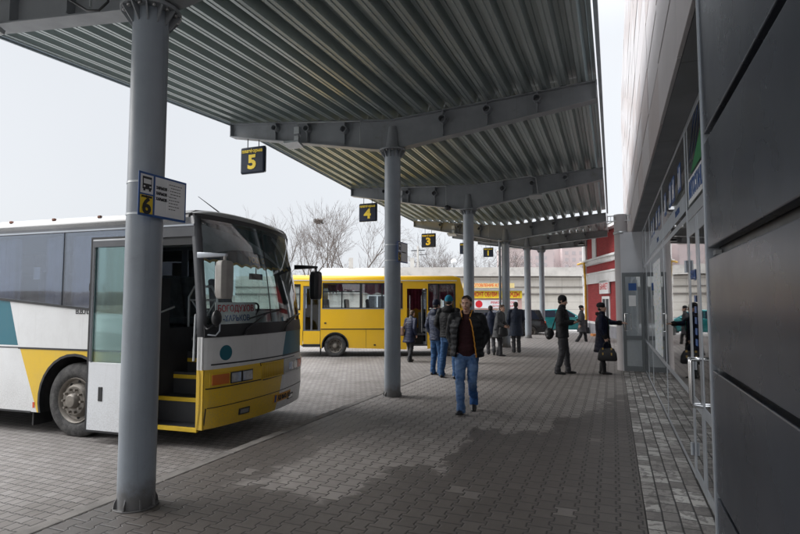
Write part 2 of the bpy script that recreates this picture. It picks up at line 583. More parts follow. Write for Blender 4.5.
while x < .6:
    b.bx(x, x + .994, PE + .004, PE + .14, AP - .02, .006); x += 1.0
tag(b.build('platform_end_kerb', m_kerb, bevel=.012), kind='structure')
# ------------------------------------------------------------------ canopy
BY = [3.44, 9.04, 14.64, 20.22, 25.8, 31.3]
# left tip (top, bottom), column (top, bottom), right tip (top, bottom)
BZ = [(5.16, 4.72, 4.93, 4.30, 5.10, 4.80), (5.467, 5.184, 5.087, 4.545, 5.275, 4.96), (5.195, 4.96, 5.01, 4.33, 5.176, 4.861),
      (4.985, 4.74, 4.60, 4.035, 4.87, 4.55), (5.12, 4.90, 4.80, 4.33, 4.95, 4.66), (5.36, 5.14, 5.12, 4.68, 5.14, 4.86)]
XL, XC, XR = -7.42, -3.75, -.165
def topz(i, x):
    lt, lb, ct, cb, rt, rb = BZ[i]
    return lt + (ct - lt) * (x - XL) / (XC - XL) if x < XC else ct + (rt - ct) * (x - XC) / (XR - XC)
def botz(i, x):
    lt, lb, ct, cb, rt, rb = BZ[i]
    return lb + (cb - lb) * (x - XL) / (XC - XL) if x < XC else cb + (rb - cb) * (x - XC) / (XR - XC)

canopy = empty('platform_canopy', (XC, BY[2], 0), 0, 'long grey steel canopy with a butterfly roof of corrugated sheets over the bus platform', 'canopy')
CI = Matrix.Translation((-XC, -BY[2], 0))
def canopy_part(mb, name, m, parent=canopy, **k):
    mb.bm.transform(CI)
    return mb.build(name, m, parent, **k)

prof = [(0, 0), (.045, 0), (.052, .012), (.062, .012), (.069, 0), (.115, 0), (.150, .13), (.192, .13), (.199, .118), (.209, .118), (.216, .13), (.270, .13)]
PER = .305
def deck(ya, yb, za, zb, nm='roof_deck'):
    mb = MB()
    xs = []
    x = XL - .03
    while x < XR + .02:
        for dx, dz in prof:
            if x + dx < XR + .025: xs.append((x + dx, dz))
        x += PER
    for (x0, d0), (x1, d1) in zip(xs, xs[1:]):
        mb.face([(x0, ya, za(x0) + d0), (x1, ya, za(x1) + d1), (x1, yb, zb(x1) + d1), (x0, yb, zb(x0) + d0)])
    bmesh.ops.remove_doubles(mb.bm, verts=mb.bm.verts, dist=1e-5)
    return canopy_part(mb, nm, m_deck, fix=False)
T = lambda i, o=.012: (lambda x: topz(i, x) + o)
deck(-4.5, BY[0], lambda x: topz(0, x) - .28 + .012, T(0))
deck(BY[0] + .002, BY[1], T(0), T(1))
deck(BY[1] + .002, BY[2], T(1), T(2))
deck(BY[2] + .002, BY[3] + .10, T(2), T(3))
deck(BY[3] + .95, BY[4] + .06, T(4, -.10), T(4))
deck(BY[4] + .75, BY[5] + .25, T(5, -.06), T(5))

def beam(i):
    mb = MB(); Y = BY[i]
    lt, lb, ct, cb, rt, rb = BZ[i]
    web = [(XL, lb), (XC - .28, cb), (XC + .28, cb), (XR, rb), (XR, rt), (XC, ct), (XL, lt)]
    mb.prism([(a, b_ + (.014 if k < 4 else -.014)) for k, (a, b_) in enumerate(web)], Y - .01, Y + .01, 'y')
    for line, s in (([(XL - .01, lb), (XC - .28, cb), (XC + .28, cb), (XR + .01, rb)], 1), ([(XL - .01, lt), (XC, ct), (XR + .01, rt)], -1)):
        n = len(line)
        poly = line + [(a, b_ + .014 * s) for a, b_ in line[::-1]]
        mb.prism(poly, Y - .1, Y + .1, 'y')
    for x in (XL, XR):
        mb.bx(x - .012, x + .006, Y - .1, Y + .1, botz(i, x), topz(i, x))
    o = canopy_part(mb, 'beam', m_beam, smooth=None)
    for x in (-6.3, -5.55, -4.72, -2.75, -1.95, -1.1):
        zt, zb = topz(i, x), botz(i, x)
        zc = (zt + zb) / 2 + .06
        r = .05 + .045 * (zt - zb)
        p = MB()
        p.lathe([(Y - .15, r), (Y - .15, r - .012), (Y + .15, r - .012), (Y + .15, r), (Y - .15, r)], (x, 0, zc), 'y', 20)
        canopy_part(p, 'pipe_stub', m_beam, o, smooth=50)
        q = MB()
        q.bx(x - .008, x + .008, Y - .095, Y + .095, zb + .015, zc - r)
        q.bx(x - .008, x + .008, Y - .095, Y + .095, zc + r, zt - .015)
        q.bm.transform(CI); q.each('stiffener', m_beam, o)
    # cable conduit clipped along the near face
    if i in (0, 1, 2, 3):
        c = MB(); yf = Y - .115
        pts = [(XC - .62, yf, botz(i, XC - .62) + .02), (XC - .62, yf, topz(i, XC - .62) - .03), (XC - 2.0, yf, topz(i, XC - 2.0) - .03), (XC - 2.0, yf, botz(i, XC - 2.0) - .04)]
        c.tube(pts, .011, 6)
        canopy_part(c, 'conduit', m_galv, o, smooth=40)
        c = MB(); c.bx(XC - 2.06, XC - 1.94, yf - .05, yf + .02, topz(i, XC - 2) - .26, topz(i, XC - 2) - .12)
        c.bx(XC - 2.05, XC - 1.95, yf - .05, yf + .02, botz(i, XC - 2) - .02, botz(i, XC - 2) + .1)
        canopy_part(c, 'junction_box', m_galv, o, bevel=.006)
        xl = XC - 2.05 if i != 2 else XC + 1.9
        c = MB(); c.box((0, 0, 0), (.34, .22, .05)); c.box((0, .02, .045), (.1, .06, .06))
        c.bm.transform(Matrix.Translation((xl, yf - .06, botz(i, xl) - .09)) @ Matrix.Rotation(R(-18), 4, 'X'))
        canopy_part(c, 'floodlight', m_galv, o, bevel=.006)
        if i == 2:
            c = MB(); c.tube([(XC + .3, yf, topz(i, XC + .3) - .02), (XC + 1.75, yf, topz(i, XC + 1.75) + .01), (XC + 1.9, yf, topz(i, XC + 1.9) - .06), (XC + 1.95, yf, botz(i, XC + 1.95) - .03)], .012, 6)
            canopy_part(c, 'conduit', m_galv, o, smooth=40)
            c = MB(); c.lathe([(-.09, .05), (-.07, .075), (.05, .08), (.06, .02)], (XC - .55, Y - .18, botz(i, XC - .5) - .05), 'y', 16, True)
            canopy_part(c, 'loudspeaker', m_blackpl, o, smooth=40)
    if i == 0:
        c = MB(); yf = Y - .13
        c.tube([(XC - 1.3, yf, 4.75), (XC - .9, yf, 4.52), (XC - .6, yf - .03, 4.33), (XC - .45, yf - .03, 4.30), (XC - .38, yf, 4.38), (XC - .38, yf, 4.7)], .011, 8)
        canopy_part(c, 'hanging_cable', m_blackpl, o, smooth=60)
for i in range(6): beam(i)
m_trim = mat('blue_grey_trim', (.26, .30, .33), .5, .1, .08, 2)
# edge trims along both long edges
for x, w_ in ((XR + .055, .026), (XL - .045, .012)):
    mb = MB()
    st = [(-4.5, -.28, 0)] + [(BY[k], 0, k) for k in range(4)]
    for (ya, oa, ka), (yb, ob, kb) in zip(st, st[1:]):
        za, zb = topz(ka, x) + oa, topz(kb, x) + ob
        ring = lambda y, z: [(x - w_, y, z - .03), (x + w_, y, z - .03), (x + w_, y, z + .15), (x - w_, y, z + .15)]
        mb.rings([ring(ya, za), ring(yb - .003, zb)])
    canopy_part(mb, 'edge_trim', m_trim, smooth=False)
mb = MB()
for ka in (4, 5):
    x = XR + .035
    z = topz(ka, x)
    mb.rings([[(x - .012, y, z - .06), (x + .012, y, z - .06), (x + .012, y, z + .12), (x - .012, y, z + .12)] for y in (BY[ka] - 4.6, BY[ka] + .1)])
canopy_part(mb, 'edge_trim', m_galv, smooth=False)

# ------------------------------------------------------------------ columns
CL = ['thick grey steel column in front of the coach, carrying the platform 6 board',
      'grey steel column in front of the yellow minibus, carrying the platform 5 board',
      'grey steel column right behind the walking man in the open jacket',
      'grey steel column with a downpipe, next to the man in the long navy coat',
      'grey steel column fourth behind the walking man, hiding part of the dark parked car',
      'farthest grey steel column, between the dark parked car and the man in the black cap']
CR = .148
for i in range(6):
    zt = BZ[i][3]
    c = empty('column', (XC, BY[i], 0), 0, CL[i], 'column', 'round steel columns carrying the canopy')
    mb = MB()
    mb.lathe([(0, CR), (zt - .03, CR)], (0, 0, 0), 'z', 40, True)
    mb.build('shaft', m_steel, c, smooth=40)
    mb = MB()
    mb.lathe([(zt - .045, .25), (zt - .012, .25)], (0, 0, 0), 'z', 40, True)
    mb.build('top_flange', m_beam, c, smooth=40, bevel=.004)
    mb = MB()
    for k in range(12):
        a = k * PI / 6 + .13
        rm = Matrix.Rotation(a, 4, 'Z')
        tri = [(CR - .002, zt - .17), (CR + .012, zt - .17), (.24, zt - .06), (.24, zt - .047), (CR - .002, zt - .047)]
        n0 = len(mb.bm.verts); mb.prism(tri, -.006, .006, 'y')
        mb.bm.verts.ensure_lookup_table()
        for v in mb.bm.verts[n0:]: v.co = rm @ v.co
    mb.build('gusset', m_beam, c)
    mb = MB()
    for k in range(12):
        a = k * PI / 6 + .13 + PI / 12
        x, y = .215 * math.cos(a), .215 * math.sin(a)
        mb.cyl((x, y, zt - .075), (x, y, zt - .045), .016, seg=6)
    mb.build('bolt', m_bolt, c)
    # cone let into the beam web above the flange
    mb = MB(); mb.lathe([(zt + .005, .135), (zt + .42, .075)], (0, 0, 0), 'z', 28, True)
    mb.build('cone_cap', m_beam, c, smooth=40)
    mb = MB(); mb.lathe([(.001, .175), (.010, .175)], (0, 0, 0), 'z', 32, True)
    for k in range(8):
        a = k * PI / 4 + .25
        rm = Matrix.Rotation(a, 4, 'Z')
        n0 = len(mb.bm.verts); mb.prism([(CR - .002, .014), (CR + .026, .010), (CR + .020, .05), (CR - .002, .10)], -.006, .006, 'y')
        mb.bm.verts.ensure_lookup_table()
        for v in mb.bm.verts[n0:]: v.co = rm @ v.co
    mb.build('base_plate', m_steel, c)
# downpipe beside the fourth column
mb = MB(); mb.tube([(XC - .20, BY[3] - .09, 0), (XC - .20, BY[3] - .09, botz(3, XC - .2) - .005)], .048, 14)
tag(mb.build('downpipe', m_steel, smooth=40), 'thin grey downpipe standing against the column beside the man in the long navy coat', 'downpipe')

# ------------------------------------------------------------------ platform boards strapped to the columns
def board(i, num, x, y0, y1, z0, z1, label):
    e = empty('platform_board', (x, y0, z0), 0, label, 'sign', 'blue framed platform boards')
    W, H = y1 - y0, z1 - z0
    mb = MB(); mb.bx(-.012, .0, 0, W, 0, H); mb.build('backing', m_blue, e, bevel=.004)
    f = W * .29
    mb = MB(); mb.bx(0, .003, f + .015, W - .02, .02, H - .02); mb.build('timetable_panel', m_white, e)
    mb = MB(); mb.bx(0, .003, .015, f - .008, .02, H * .5 - .01); mb.build('number_panel', m_yel, e)
    mb = MB(); mb.bx(0, .003, .015, f - .008, H * .5 + .005, H - .02); p = mb.build('bus_panel', m_white, e)
    mb = MB()
    cx, cz, s = (f + .007) / 2, H * .75 - .005, H * .17
    mb.bx(.003, .006, cx - s * .75, cx + s * .75, cz - s * .75, cz + s * .95)
    mb.bx(.003, .006, cx - s * .62, cx - s * .3, cz - s * 1.0, cz - s * .7); mb.bx(.003, .006, cx + s * .3, cx + s * .62, cz - s * 1.0, cz - s * .7)
    mb.build('bus_symbol', m_ink, e, bevel=.002)
    mb = MB(); mb.bx(.006, .008, cx - s * .6, cx + s * .6, cz - s * .02, cz + s * .62)
    mb.bx(.006, .008, cx - s * .6, cx - s * .35, cz - s * .5, cz - s * .3); mb.bx(.006, .008, cx + s * .35, cx + s * .6, cz - s * .5, cz - s * .3)
    mb.build('bus_symbol_window', m_white, e)
    text('number', num, H * .50, (.005, cx, H * .21), FXP, m_ink, e, .006)
    text('caption', 'платформа', H * .072, (.005, cx, H * .44), FXP, m_ink, e, .001, sx=.75)
    if num == '6':
        for k in range(3):
            text('line', 'ХАРЬКОВ -', H * .095, (.005, f + .022, H * (.70 - k * .13)), FXP, m_ink, e, .0006, align='LEFT', sx=.72)
        mb = MB(); mb.bx(.003, .006, W * .56, W * .93, H * .14, H * .90); mb.build('paper_sheet', m_paper, e)
        for k, (a, wd) in enumerate(((.60, .28), (.64, .2), (.62, .2), (.63, .22), (.6, .17), (.6, .2), (.6, .16), (.6, .19), (.6, .12))):
            mb = MB(); z = H * (.83 - k * .073)
            x = W * a
            while x < W * (a + wd):
                l = random.uniform(.012, .03); mb.bx(.006, .0072, x, x + l, z, z + .006); x += l + .007
            mb.build('print', m_ink, e)
    else:
        mb = MB(); mb.bx(.003, .005, f + .03, W * .8, H * .48, H * .53); mb.build('print', m_ink, e)
    mb = MB()
    for z in (H * .1, H * .85):
        mb.lathe([(z - .008, CR + .004), (z + .008, CR + .004), (z + .008, CR + .0005), (z - .008, CR + .0005), (z - .008, CR + .004)], (XC - x * 0 - e.location.x, BY[i] - y0, 0), 'z', 36)
    mb.build('strap', m_galv, e, smooth=40)
board(0, '6', -3.565, 3.20, 3.72, 2.41, 2.775, 'blue framed platform 6 board with a bus symbol and paper timetable, on the nearest column')
board(1, '5', -3.575, 8.87, 9.36, 2.42, 2.80, 'small blue framed platform board on the column in front of the yellow minibus')

# ------------------------------------------------------------------ hanging platform signs
HS = [(1, '5', 'hanging dark sign with a yellow 5, largest of the platform signs'), (2, '4', 'hanging dark sign with a yellow 4, above the bare trees'),
      (3, '3', 'hanging dark sign with a yellow 3, beside the column behind the walking man'), (4, '2', 'hanging dark sign with a yellow 2, half hidden by a column'),
      (5, '1', 'hanging dark sign with a yellow 1, smallest and farthest of the platform signs')]
for i, num, lb in HS:
    xc = {1: -6.89, 2: -6.88, 3: -6.82, 4: -6.76, 5: -6.82}[i]
    zt = {1: 4.93, 2: 4.71, 3: 4.45, 4: 4.65, 5: 4.93}[i]
    e = empty('hanging_sign', (xc, BY[i], zt), 0, lb, 'sign', 'hanging platform number signs')
    mb = MB(); mb.bx(-.30, .30, -.05, .05, -.56, 0)
    mb.build('panel', m_navy, e, bevel=.035)
    mb = MB(); mb.bx(-.302, .302, -.012, .012, -.562, .002); mb.build('edge_band', m_galv, e, bevel=.02)
    text('number', num, .40, (0, -.054, -.34), FY, m_yel, e, .016, sx=1.1)
    text('caption', 'платформа', .098, (0, -.054, -.095), FY, m_yel, e, .0035, sx=.98)
    mb = MB()
    for x in (-.15, .13): mb.cyl((x, 0, 0), (x, 0, botz(i, xc + x) - zt + .002), .009, seg=8)
    mb.each('hanger_rod', m_blackpl, e)
# round lamps under the two far bays
for (x, i) in ((-1.5, 5), (-4.6, 4)):
    e = empty('canopy_lamp', (x, BY[i] - 1.2, botz(i, x)), 0, 'small dark dome lamp hanging under the far end of the canopy' if i == 5 else 'small dark dome lamp under the canopy near the far columns', 'lamp')
    mb = MB(); mb.lathe([(-.02, .2), (.06, .16), (.11, .05)], (0, 0, 0), 'z', 20, True); mb.build('shade', m_blackpl, e, smooth=50)
    mb = MB(); mb.cyl((0, 0, .1), (0, 0, .45), .012, seg=6); mb.build('rod', m_blackpl, e)

# ------------------------------------------------------------------ station building (right)
m_panel = mat('dark_metal_panel', (.070, .079, .100), .28, .5, .15, .8, rvar=.12, dirt=(.07, .07, .08), dirt_amt=.06, streak=.1)
m_wpanel = mat('white_metal_panel', (.43, .41, .415), .6, .0, .06, .6, dirt=(.42, .38, .37), dirt_amt=.06, streak=.25, spec=.2)
m_soffit = mat('soffit_grey', (.15, .155, .165), .5, .1, .1, 1.5)
m_inwall = mat('interior_wall', (.16, .16, .16), .8, 0, .2, 1)
m_infloor = mat('interior_floor', (.12, .12, .12), .35, 0, .2, 2)
st = empty('station_building', (.48, 8, 0), 0, 'station building with dark metal panels, glazed front under a grey soffit and white upper cladding', 'building')
SI = Matrix.Translation((-.48, -8, 0))
def sp(mb, name, m, parent=st, **k):
    mb.bm.transform(SI)
    return mb.build(name, m, parent, **k)
def st_text(*a, **k):
    a = list(a); a[3] = tuple(V(a[3]) - V((.48, 8, 0)))
    return text(*a, **k)
PX_ = .475
zs = [-.02, .09, .69, .715, 1.345, 1.372, 1.935, 1.985, 2.555, 2.60, 3.17, 3.2, 3.44]
for za, zb in ((.0, .69), (.715, 1.345), (1.372, 1.93), (1.985, 2.552), (2.602, 3.44)):
    for ya, yb in ((-1.9, .64), (.655, 3.235)):
        mb = MB(); mb.bx(PX_, PX_ + .05, ya, yb, za, zb); sp(mb, 'cladding_panel', m_panel, bevel=.006)
mb = MB(); mb.bx(PX_ + .055, PX_ + .3, -2, 3.23, 0, 3.44); sp(mb, 'panel_backing', m_blackpl)
mb = MB(); mb.bx(PX_ - .008, PX_ + .26, 3.243, 3.275, 0, 3.445); sp(mb, 'corner_trim', m_alu, bevel=.003)
mb = MB()
for z in (.70, 1.358, 1.957, 2.577):
    for yy in (3.2, 3.16): mb.bx(PX_ + .02, PX_ + .05, yy - .012, yy, z - .012, z + .012)
mb.bm.transform(SI); mb.each('panel_bracket', m_galv, st)
# upper white cladding, joints as gaps
mb = MB(); ys = [-2.0 + 1.55 * k for k in range(17)]
m_wpanel2 = mat('pinkish_metal_panel', (.37, .33, .325), .6, .0, .06, .6, dirt=(.40, .34, .33), dirt_amt=.08, streak=.2)
for k, (ya, yb) in enumerate(zip(ys, ys[1:])):
    z = 3.45; h = 0
    while z < 9.4:
        zz = min(z + .60, 9.45)
        o = random.uniform(-.004, .006); mb.mi = 1 if (h * 7 + k * 3) % 5 < 2 else 0
        mb.bx(.472 + o, .50, ya + .010, yb - .010, z + (.016 if h else 0), zz - .016)
        z += .60; h += 1
sp(mb, 'upper_cladding', [m_wpanel, m_wpanel2], bevel=.004)
mb = MB(); mb.bx(.715, .76, 3.28, 4.615, 0, 3.45); sp(mb, 'side_panel', m_soffit)
mb = MB(); mb.bx(.502, .74, -2.0, 22.5, 3.475, 9.4); mb.bx(.742, 9, -2, 22.5, 3.6, 9.35); sp(mb, 'upper_wall', m_blackpl)
mb = MB()
for k in range(8): mb.bx(.502, .76, -2 + 2.1 * k + .004, -2 + 2.1 * (k + 1) - .004, 3.452, 3.472)
sp(mb, 'soffit', m_soffit)
# interior
mb = MB(); mb.bx(.78, 7.0, 3.3, 14.3, -.05, .005); sp(mb, 'interior_floor', m_infloor)
mb = MB(); mb.bx(7, 7.1, 3.3, 14.3, 0, 3.45); mb.bx(.8, 7, 14.2, 14.3, 0, 3.45); mb.bx(.8, 7, 3.2, 3.3, 0, 3.45); sp(mb, 'interior_wall', m_inwall)
mb = MB(); mb.bx(.78, 7.0, 3.3, 14.3, 3.4, 3.46); sp(mb, 'interior_ceiling', m_inwall)
# glazed front at X = .71
GX = .71
MY = [5.98, 8.70, 11.65, 13.05, 14.35]
def bar(mb, ya, yb, za, zb, d=.005): mb.bx(GX - d, GX + .04, ya, yb, za, zb)
frame = MB()
for k, yv in enumerate(MY):
    bar(frame, yv - .026, yv + .026, .0, 3.45, .008)
bar(frame, 5.78, 5.83, 2.62, 3.39, .006)
bar(frame, 4.62, 4.70, 0, 3.45, .007)
for ya, yb in zip(MY, MY[1:]):
    for za, zb in ((0, .06), (.745, .815), (2.51, 2.575), (3.395, 3.45)):
        bar(frame, ya + .024, yb - .024, za, zb)
bar(frame, 4.702, 5.948, 3.385, 3.45); bar(frame, 4.702, 5.948, 2.49, 2.60)
sp(frame, 'facade_frame', m_alu, bevel=.006)
for ya, yb in zip(MY, MY[1:]):
    for za, zb in ((.06, .745), (.815, 2.51), (2.575, 3.395)):
        mb = MB(); mb.bx(GX - .003, GX + .006, ya + .022, yb - .022, za, zb); sp(mb, 'window_pane', m_bglass)
mb = MB(); mb.bx(GX - .003, GX + .006, 4.70, 5.95, 2.60, 3.385); sp(mb, 'window_pane', m_bglass)
# closed double door
def leaf(ya, yb):
    mb = MB(); f = .075
    mb.bx(GX - .010, GX + .03, ya, ya + f, .02, 2.48); mb.bx(GX - .010, GX + .03, yb - f, yb, .02, 2.48)
    mb.bx(GX - .009, GX + .029, ya + f, yb - f, .02, .12); mb.bx(GX - .009, GX + .029, ya + f, yb - f, .70, .80); mb.bx(GX - .009, GX + .029, ya + f, yb - f, 2.33, 2.48)
    d = sp(mb, 'door', m_alu, bevel=.005)
    for za, zb in ((.12, .70), (.80, 2.33)):
        mb = MB(); mb.bx(GX - .004, GX + .002, ya + f, yb - f, za, zb); sp(mb, 'door_glass', m_bglass, d)
    return d
d1 = leaf(5.335, 5.945); d2 = leaf(4.705, 5.325)
for d, yv in ((d1, 5.375), (d2, 5.285)):
    mb = MB(); x = GX - .09
    mb.tube([(GX - .012, yv, 1.2), (x, yv, 1.2), (x - .004, yv, 1.17), (x - .004, yv, .83), (x, yv, .80), (GX - .012, yv, .80)], .015, 12)
    sp(mb, 'handle', m_chrome, d, smooth=60)
for z in (.28, 1.1, 2.05):
    mb = MB(); mb.cyl((GX - .028, 5.955, z - .06), (GX - .028, 5.955, z + .06), .016, seg=10); mb.cyl((GX - .028, 5.955, z - .004), (GX - .028, 5.955, z + .004), .018, seg=10)
    sp(mb, 'hinge', m_alu, d1, smooth=40)
# films and lettering on the glass
def film(ya, yb, za, zb, m, name='window_film', d=.004):
    mb = MB(); mb.bx(GX - d - .002, GX - d, ya, yb, za, zb); return sp(mb, name, m)
film(4.72, 5.76, 2.63, 2.87, m_white, 'name_strip')
st_text('name_lettering', 'АВТОСТАНЦИЯ', .215, (GX - .0075, 5.73, 2.745), FXM, m_blue, st, .006, align='LEFT', sx=.62)
mb = MB()
for k in range(3):
    y0 = 5.70 - k * .2
    mb.prism([(y0 - .10, 3.12), (y0 + .02, 3.02), (y0 - .42, 3.36), (y0 - .46, 3.37)], GX - .006, GX - .004, 'x')
sp(mb, 'blue_emblem', m_blue)
mb = MB(); mb.prism([(5.6, 2.9), (4.9, 2.9), (4.9, 3.16)], GX - .006, GX - .004, 'x'); sp(mb, 'green_emblem', m_green)
m_strip2 = mat('pale_film', (.36, .40, .45), .5, 0, .05)
film(6.04, 8.64, 2.62, 2.80, m_strip2, 'name_strip'); film(8.76, 11.6, 2.62, 2.80, m_strip2, 'name_strip')
st_text('name_lettering', 'ХАРЬКОВ', .09, (GX - .0075, 6.75, 2.71), FXM, m_blue, st, .002)
st_text('name_lettering', 'КАССЫ', .09, (GX - .0075, 9.6, 2.71), FXM, m_blue, st, .002)
for k, yv in enumerate((6.35, 6.98, 7.35, 8.05, 9.1, 9.6, 10.3, 10.8)):
    film(yv, yv + .27, 2.9, 3.2, m_blue, 'pictogram')
    mb = MB(); a = yv + .135
    mb.bx(GX - .0085, GX - .0065, a - .09, a - .03, 2.94, 3.16); mb.bx(GX - .0085, GX - .0065, a + .03, a + .09, 2.94, 3.12)
    if k % 2: mb.bx(GX - .0085, GX - .0065, a - .03, a + .03, 3.0, 3.05)
    sp(mb, 'pictogram_mark', m_white)
def map_mat():
    M = Mat('route_map_film'); p = M.pos(); v = M.new('TexVoronoi'); v.inputs['Scale'].default_value = 13; M.link(p, v.inputs['Vector'])
    n = N(M.nt, v.outputs['Distance']); x, y, z = M.xyz(v.outputs['Color'])
    c = M.mix(x.gt(.5), (.03, .16, .42), (.10, .38, .2)); c = M.mix(y.gt(.75), c, (.7, .5, .05))
    c = M.mix(n.smooth(.25, .3), c, (.62, .66, .7)); M.link(c, M.b.inputs['Base Color']); M.b.inputs['Roughness'].default_value = .4
    return M.m
film(9.3, 10.9, .83, 2.40, map_mat(), 'route_map')
film(5.02, 5.14, 1.2, 2.0, m_blue, 'door_lettering', .016) if False else None
st_text('door_lettering', 'ВХОД', .11, (GX - .0095, 5.64, 1.95), FXM, m_blue, st, .002)
for k in range(5): film(5.50, 5.62, 1.3 + k * .1, 1.36 + k * .1, m_blue, 'door_print', .0075)
# return wall at the end of the recess with the open door in front of it
m_grey = mat('grey_render', (.60, .61, .64), .6, 0, .06, 2)
mb = MB(); mb.bx(.20, .745, 14.45, 14.75, 0, 3.45); sp(mb, 'return_wall', m_grey)
mb = MB(); mb.lathe([(0, .16), (3.92, .16)], (.225, 14.62, 0), 'z', 28, True); sp(mb, 'round_pilaster', m_wpanel, smooth=40)
mb = MB(); mb.lathe([(3.42, .16), (3.42, .18), (3.48, .18), (3.48, .16)], (.225, 14.62, 0), 'z', 28)
for k in range(9):
    x = -.08 + k * .07
    mb.bx(x, x + .012, 14.5, 14.512, 3.75, 3.87)
mb.bx(-.1, .6, 14.49, 14.52, 3.74, 3.76); mb.bx(-.1, .6, 14.49, 14.52, 3.87, 3.89)
sp(mb, 'pilaster_rail', m_galv)
dr = MB(); DY = 14.25; f = .075
dr.bx(.215, .215 + f, DY - .03, DY + .03, .02, 2.42); dr.bx(.70 - f, .70, DY - .03, DY + .03, .02, 2.42)
for za, zb in ((.02, .14), (.78, .88), (2.32, 2.42)): dr.bx(.215 + f, .70 - f, DY - .029, DY + .029, za, zb)
od = sp(dr, 'door', m_alud, bevel=.005, label='open door standing out from the glazed front')
for za, zb in ((.14, .78), (.88, 2.32)):
    mb = MB(); mb.bx(.215 + f, .70 - f, DY - .004, DY + .004, za, zb); sp(mb, 'door_glass', m_glass, od)
mb = MB(); mb.tube([(.26, DY - .03, 1.42), (.26, DY - .1, 1.42), (.262, DY - .11, 1.40), (.262, DY - .11, 1.02), (.26, DY - .1, 1.0), (.26, DY - .03, 1.0)], .014, 10)
mb.tube([(.26, DY - .1, 1.42), (.40, DY - .1, 1.42), (.40, DY - .1, 1.0), (.26, DY - .1, 1.0)], .007, 8)
sp(mb, 'handle', m_chrome, od, smooth=60)
mb = MB(); mb.bx(.36, .54, DY - .008, DY - .006, 1.98, 2.16); sp(mb, 'door_sticker', m_blue, od)
mb = MB(); mb.bx(.36, .52, DY - .008, DY - .006, 1.6, 1.86); sp(mb, 'door_notice', m_paper, od)
# ------------------------------------------------------------------ coach (left)
def dirty(name, col, rough=.35, amt=.12, dirt=(.33, .31, .29), coat=.3):
    """paint with road dust that thickens towards the sills"""
    M = Mat(name); p = M.pos(); x, y, z = M.xyz(p)
    n = M.noise(p, 2.2, 8, .7, .3); f = M.noise(p, 55, 4, .75)
    low = (z * -1 + 1.25).smooth(0, 1.1)
    d = (n.smooth(.35, .75) * amt + low * f.smooth(.35, .7) * (amt * 3.2)).min(.85)
    c = M.mix(d, col, dirt)
    s = M.noise(p, 1, 6, .7, scalev=(9, 9, .8))
    c = M.mix(s.smooth(.55, .75) * amt * 1.3, c, dirt)
    M.link(c, M.b.inputs['Base Color']); M.link(d * .5 + rough, M.b.inputs['Roughness'])
    M.b.inputs['Coat Weight'].default_value = coat; M.b.inputs['Coat Roughness'].default_value = .12
    M.bump(M.noise(p, 1.1, 2), .05, .02)
    return M.m
c_white = dirty('coach_white_paint', (.70, .705, .70), amt=.17)
c_yel = dirty('coach_yellow_paint', (.74, .47, .015), amt=.13, dirt=(.28, .24, .16))
c_teal = dirty('coach_teal_paint', (.008, .125, .17), amt=.05, dirt=(.12, .17, .18))
c_roof = dirty('coach_roof_paint', (.42, .42, .42), amt=.2)
c_grey = mat('coach_grey_rail', (.10, .105, .115), .4, .1, .15, 2, dirt=(.2, .2, .2), dirt_amt=.05)
c_seat = mat('coach_seat_cloth', (.13, .14, .15), .9, 0, .2, 8)
c_curt = mat('grey_curtain', (.66, .70, .80), .85, 0, .1, 6)
c_door = dirty('coach_door_paint', (.72, .74, .76), amt=.12)
m_amber = mat('amber_lens', (.55, .14, .02), .2, 0, .1, coat=.6)
m_lens = mat('clear_lens', (.55, .56, .57), .12, .6, .15, 20, coat=.8)
m_redlens = mat('red_orange_lens', (.6, .08, .02), .2, coat=.6)
m_plate = mat('orange_plate', (.70, .33, .04), .45, 0, .06)
m_rim = mat('dusty_rim', (.20, .18, .155), .55, .35, .2, 8, dirt=(.15, .13, .11), dirt_amt=.1)
m_valance = mat('dark_teal_valance', (.035, .085, .10), .75, 0, .2, 5)
m_yelnose = mat('step_nosing_yellow', (.68, .45, .02), .6, 0, .15)
def tyre_mat():
    M = Mat('dusty_tyre'); p = M.pos(); n = M.noise(p, 9, 6, .7); f = M.noise(p, 60, 3, .7)
    c = M.mix(n.smooth(.35, .7), (.028, .027, .027), (.085, .082, .078)); c = M.mix(f.smooth(.5, .8) * .4, c, (.13, .125, .12))
    M.link(c, M.b.inputs['Base Color']); M.b.inputs['Roughness'].default_value = .8; M.bump(f, .35, .008)
    return M.m
m_tyre = tyre_mat()

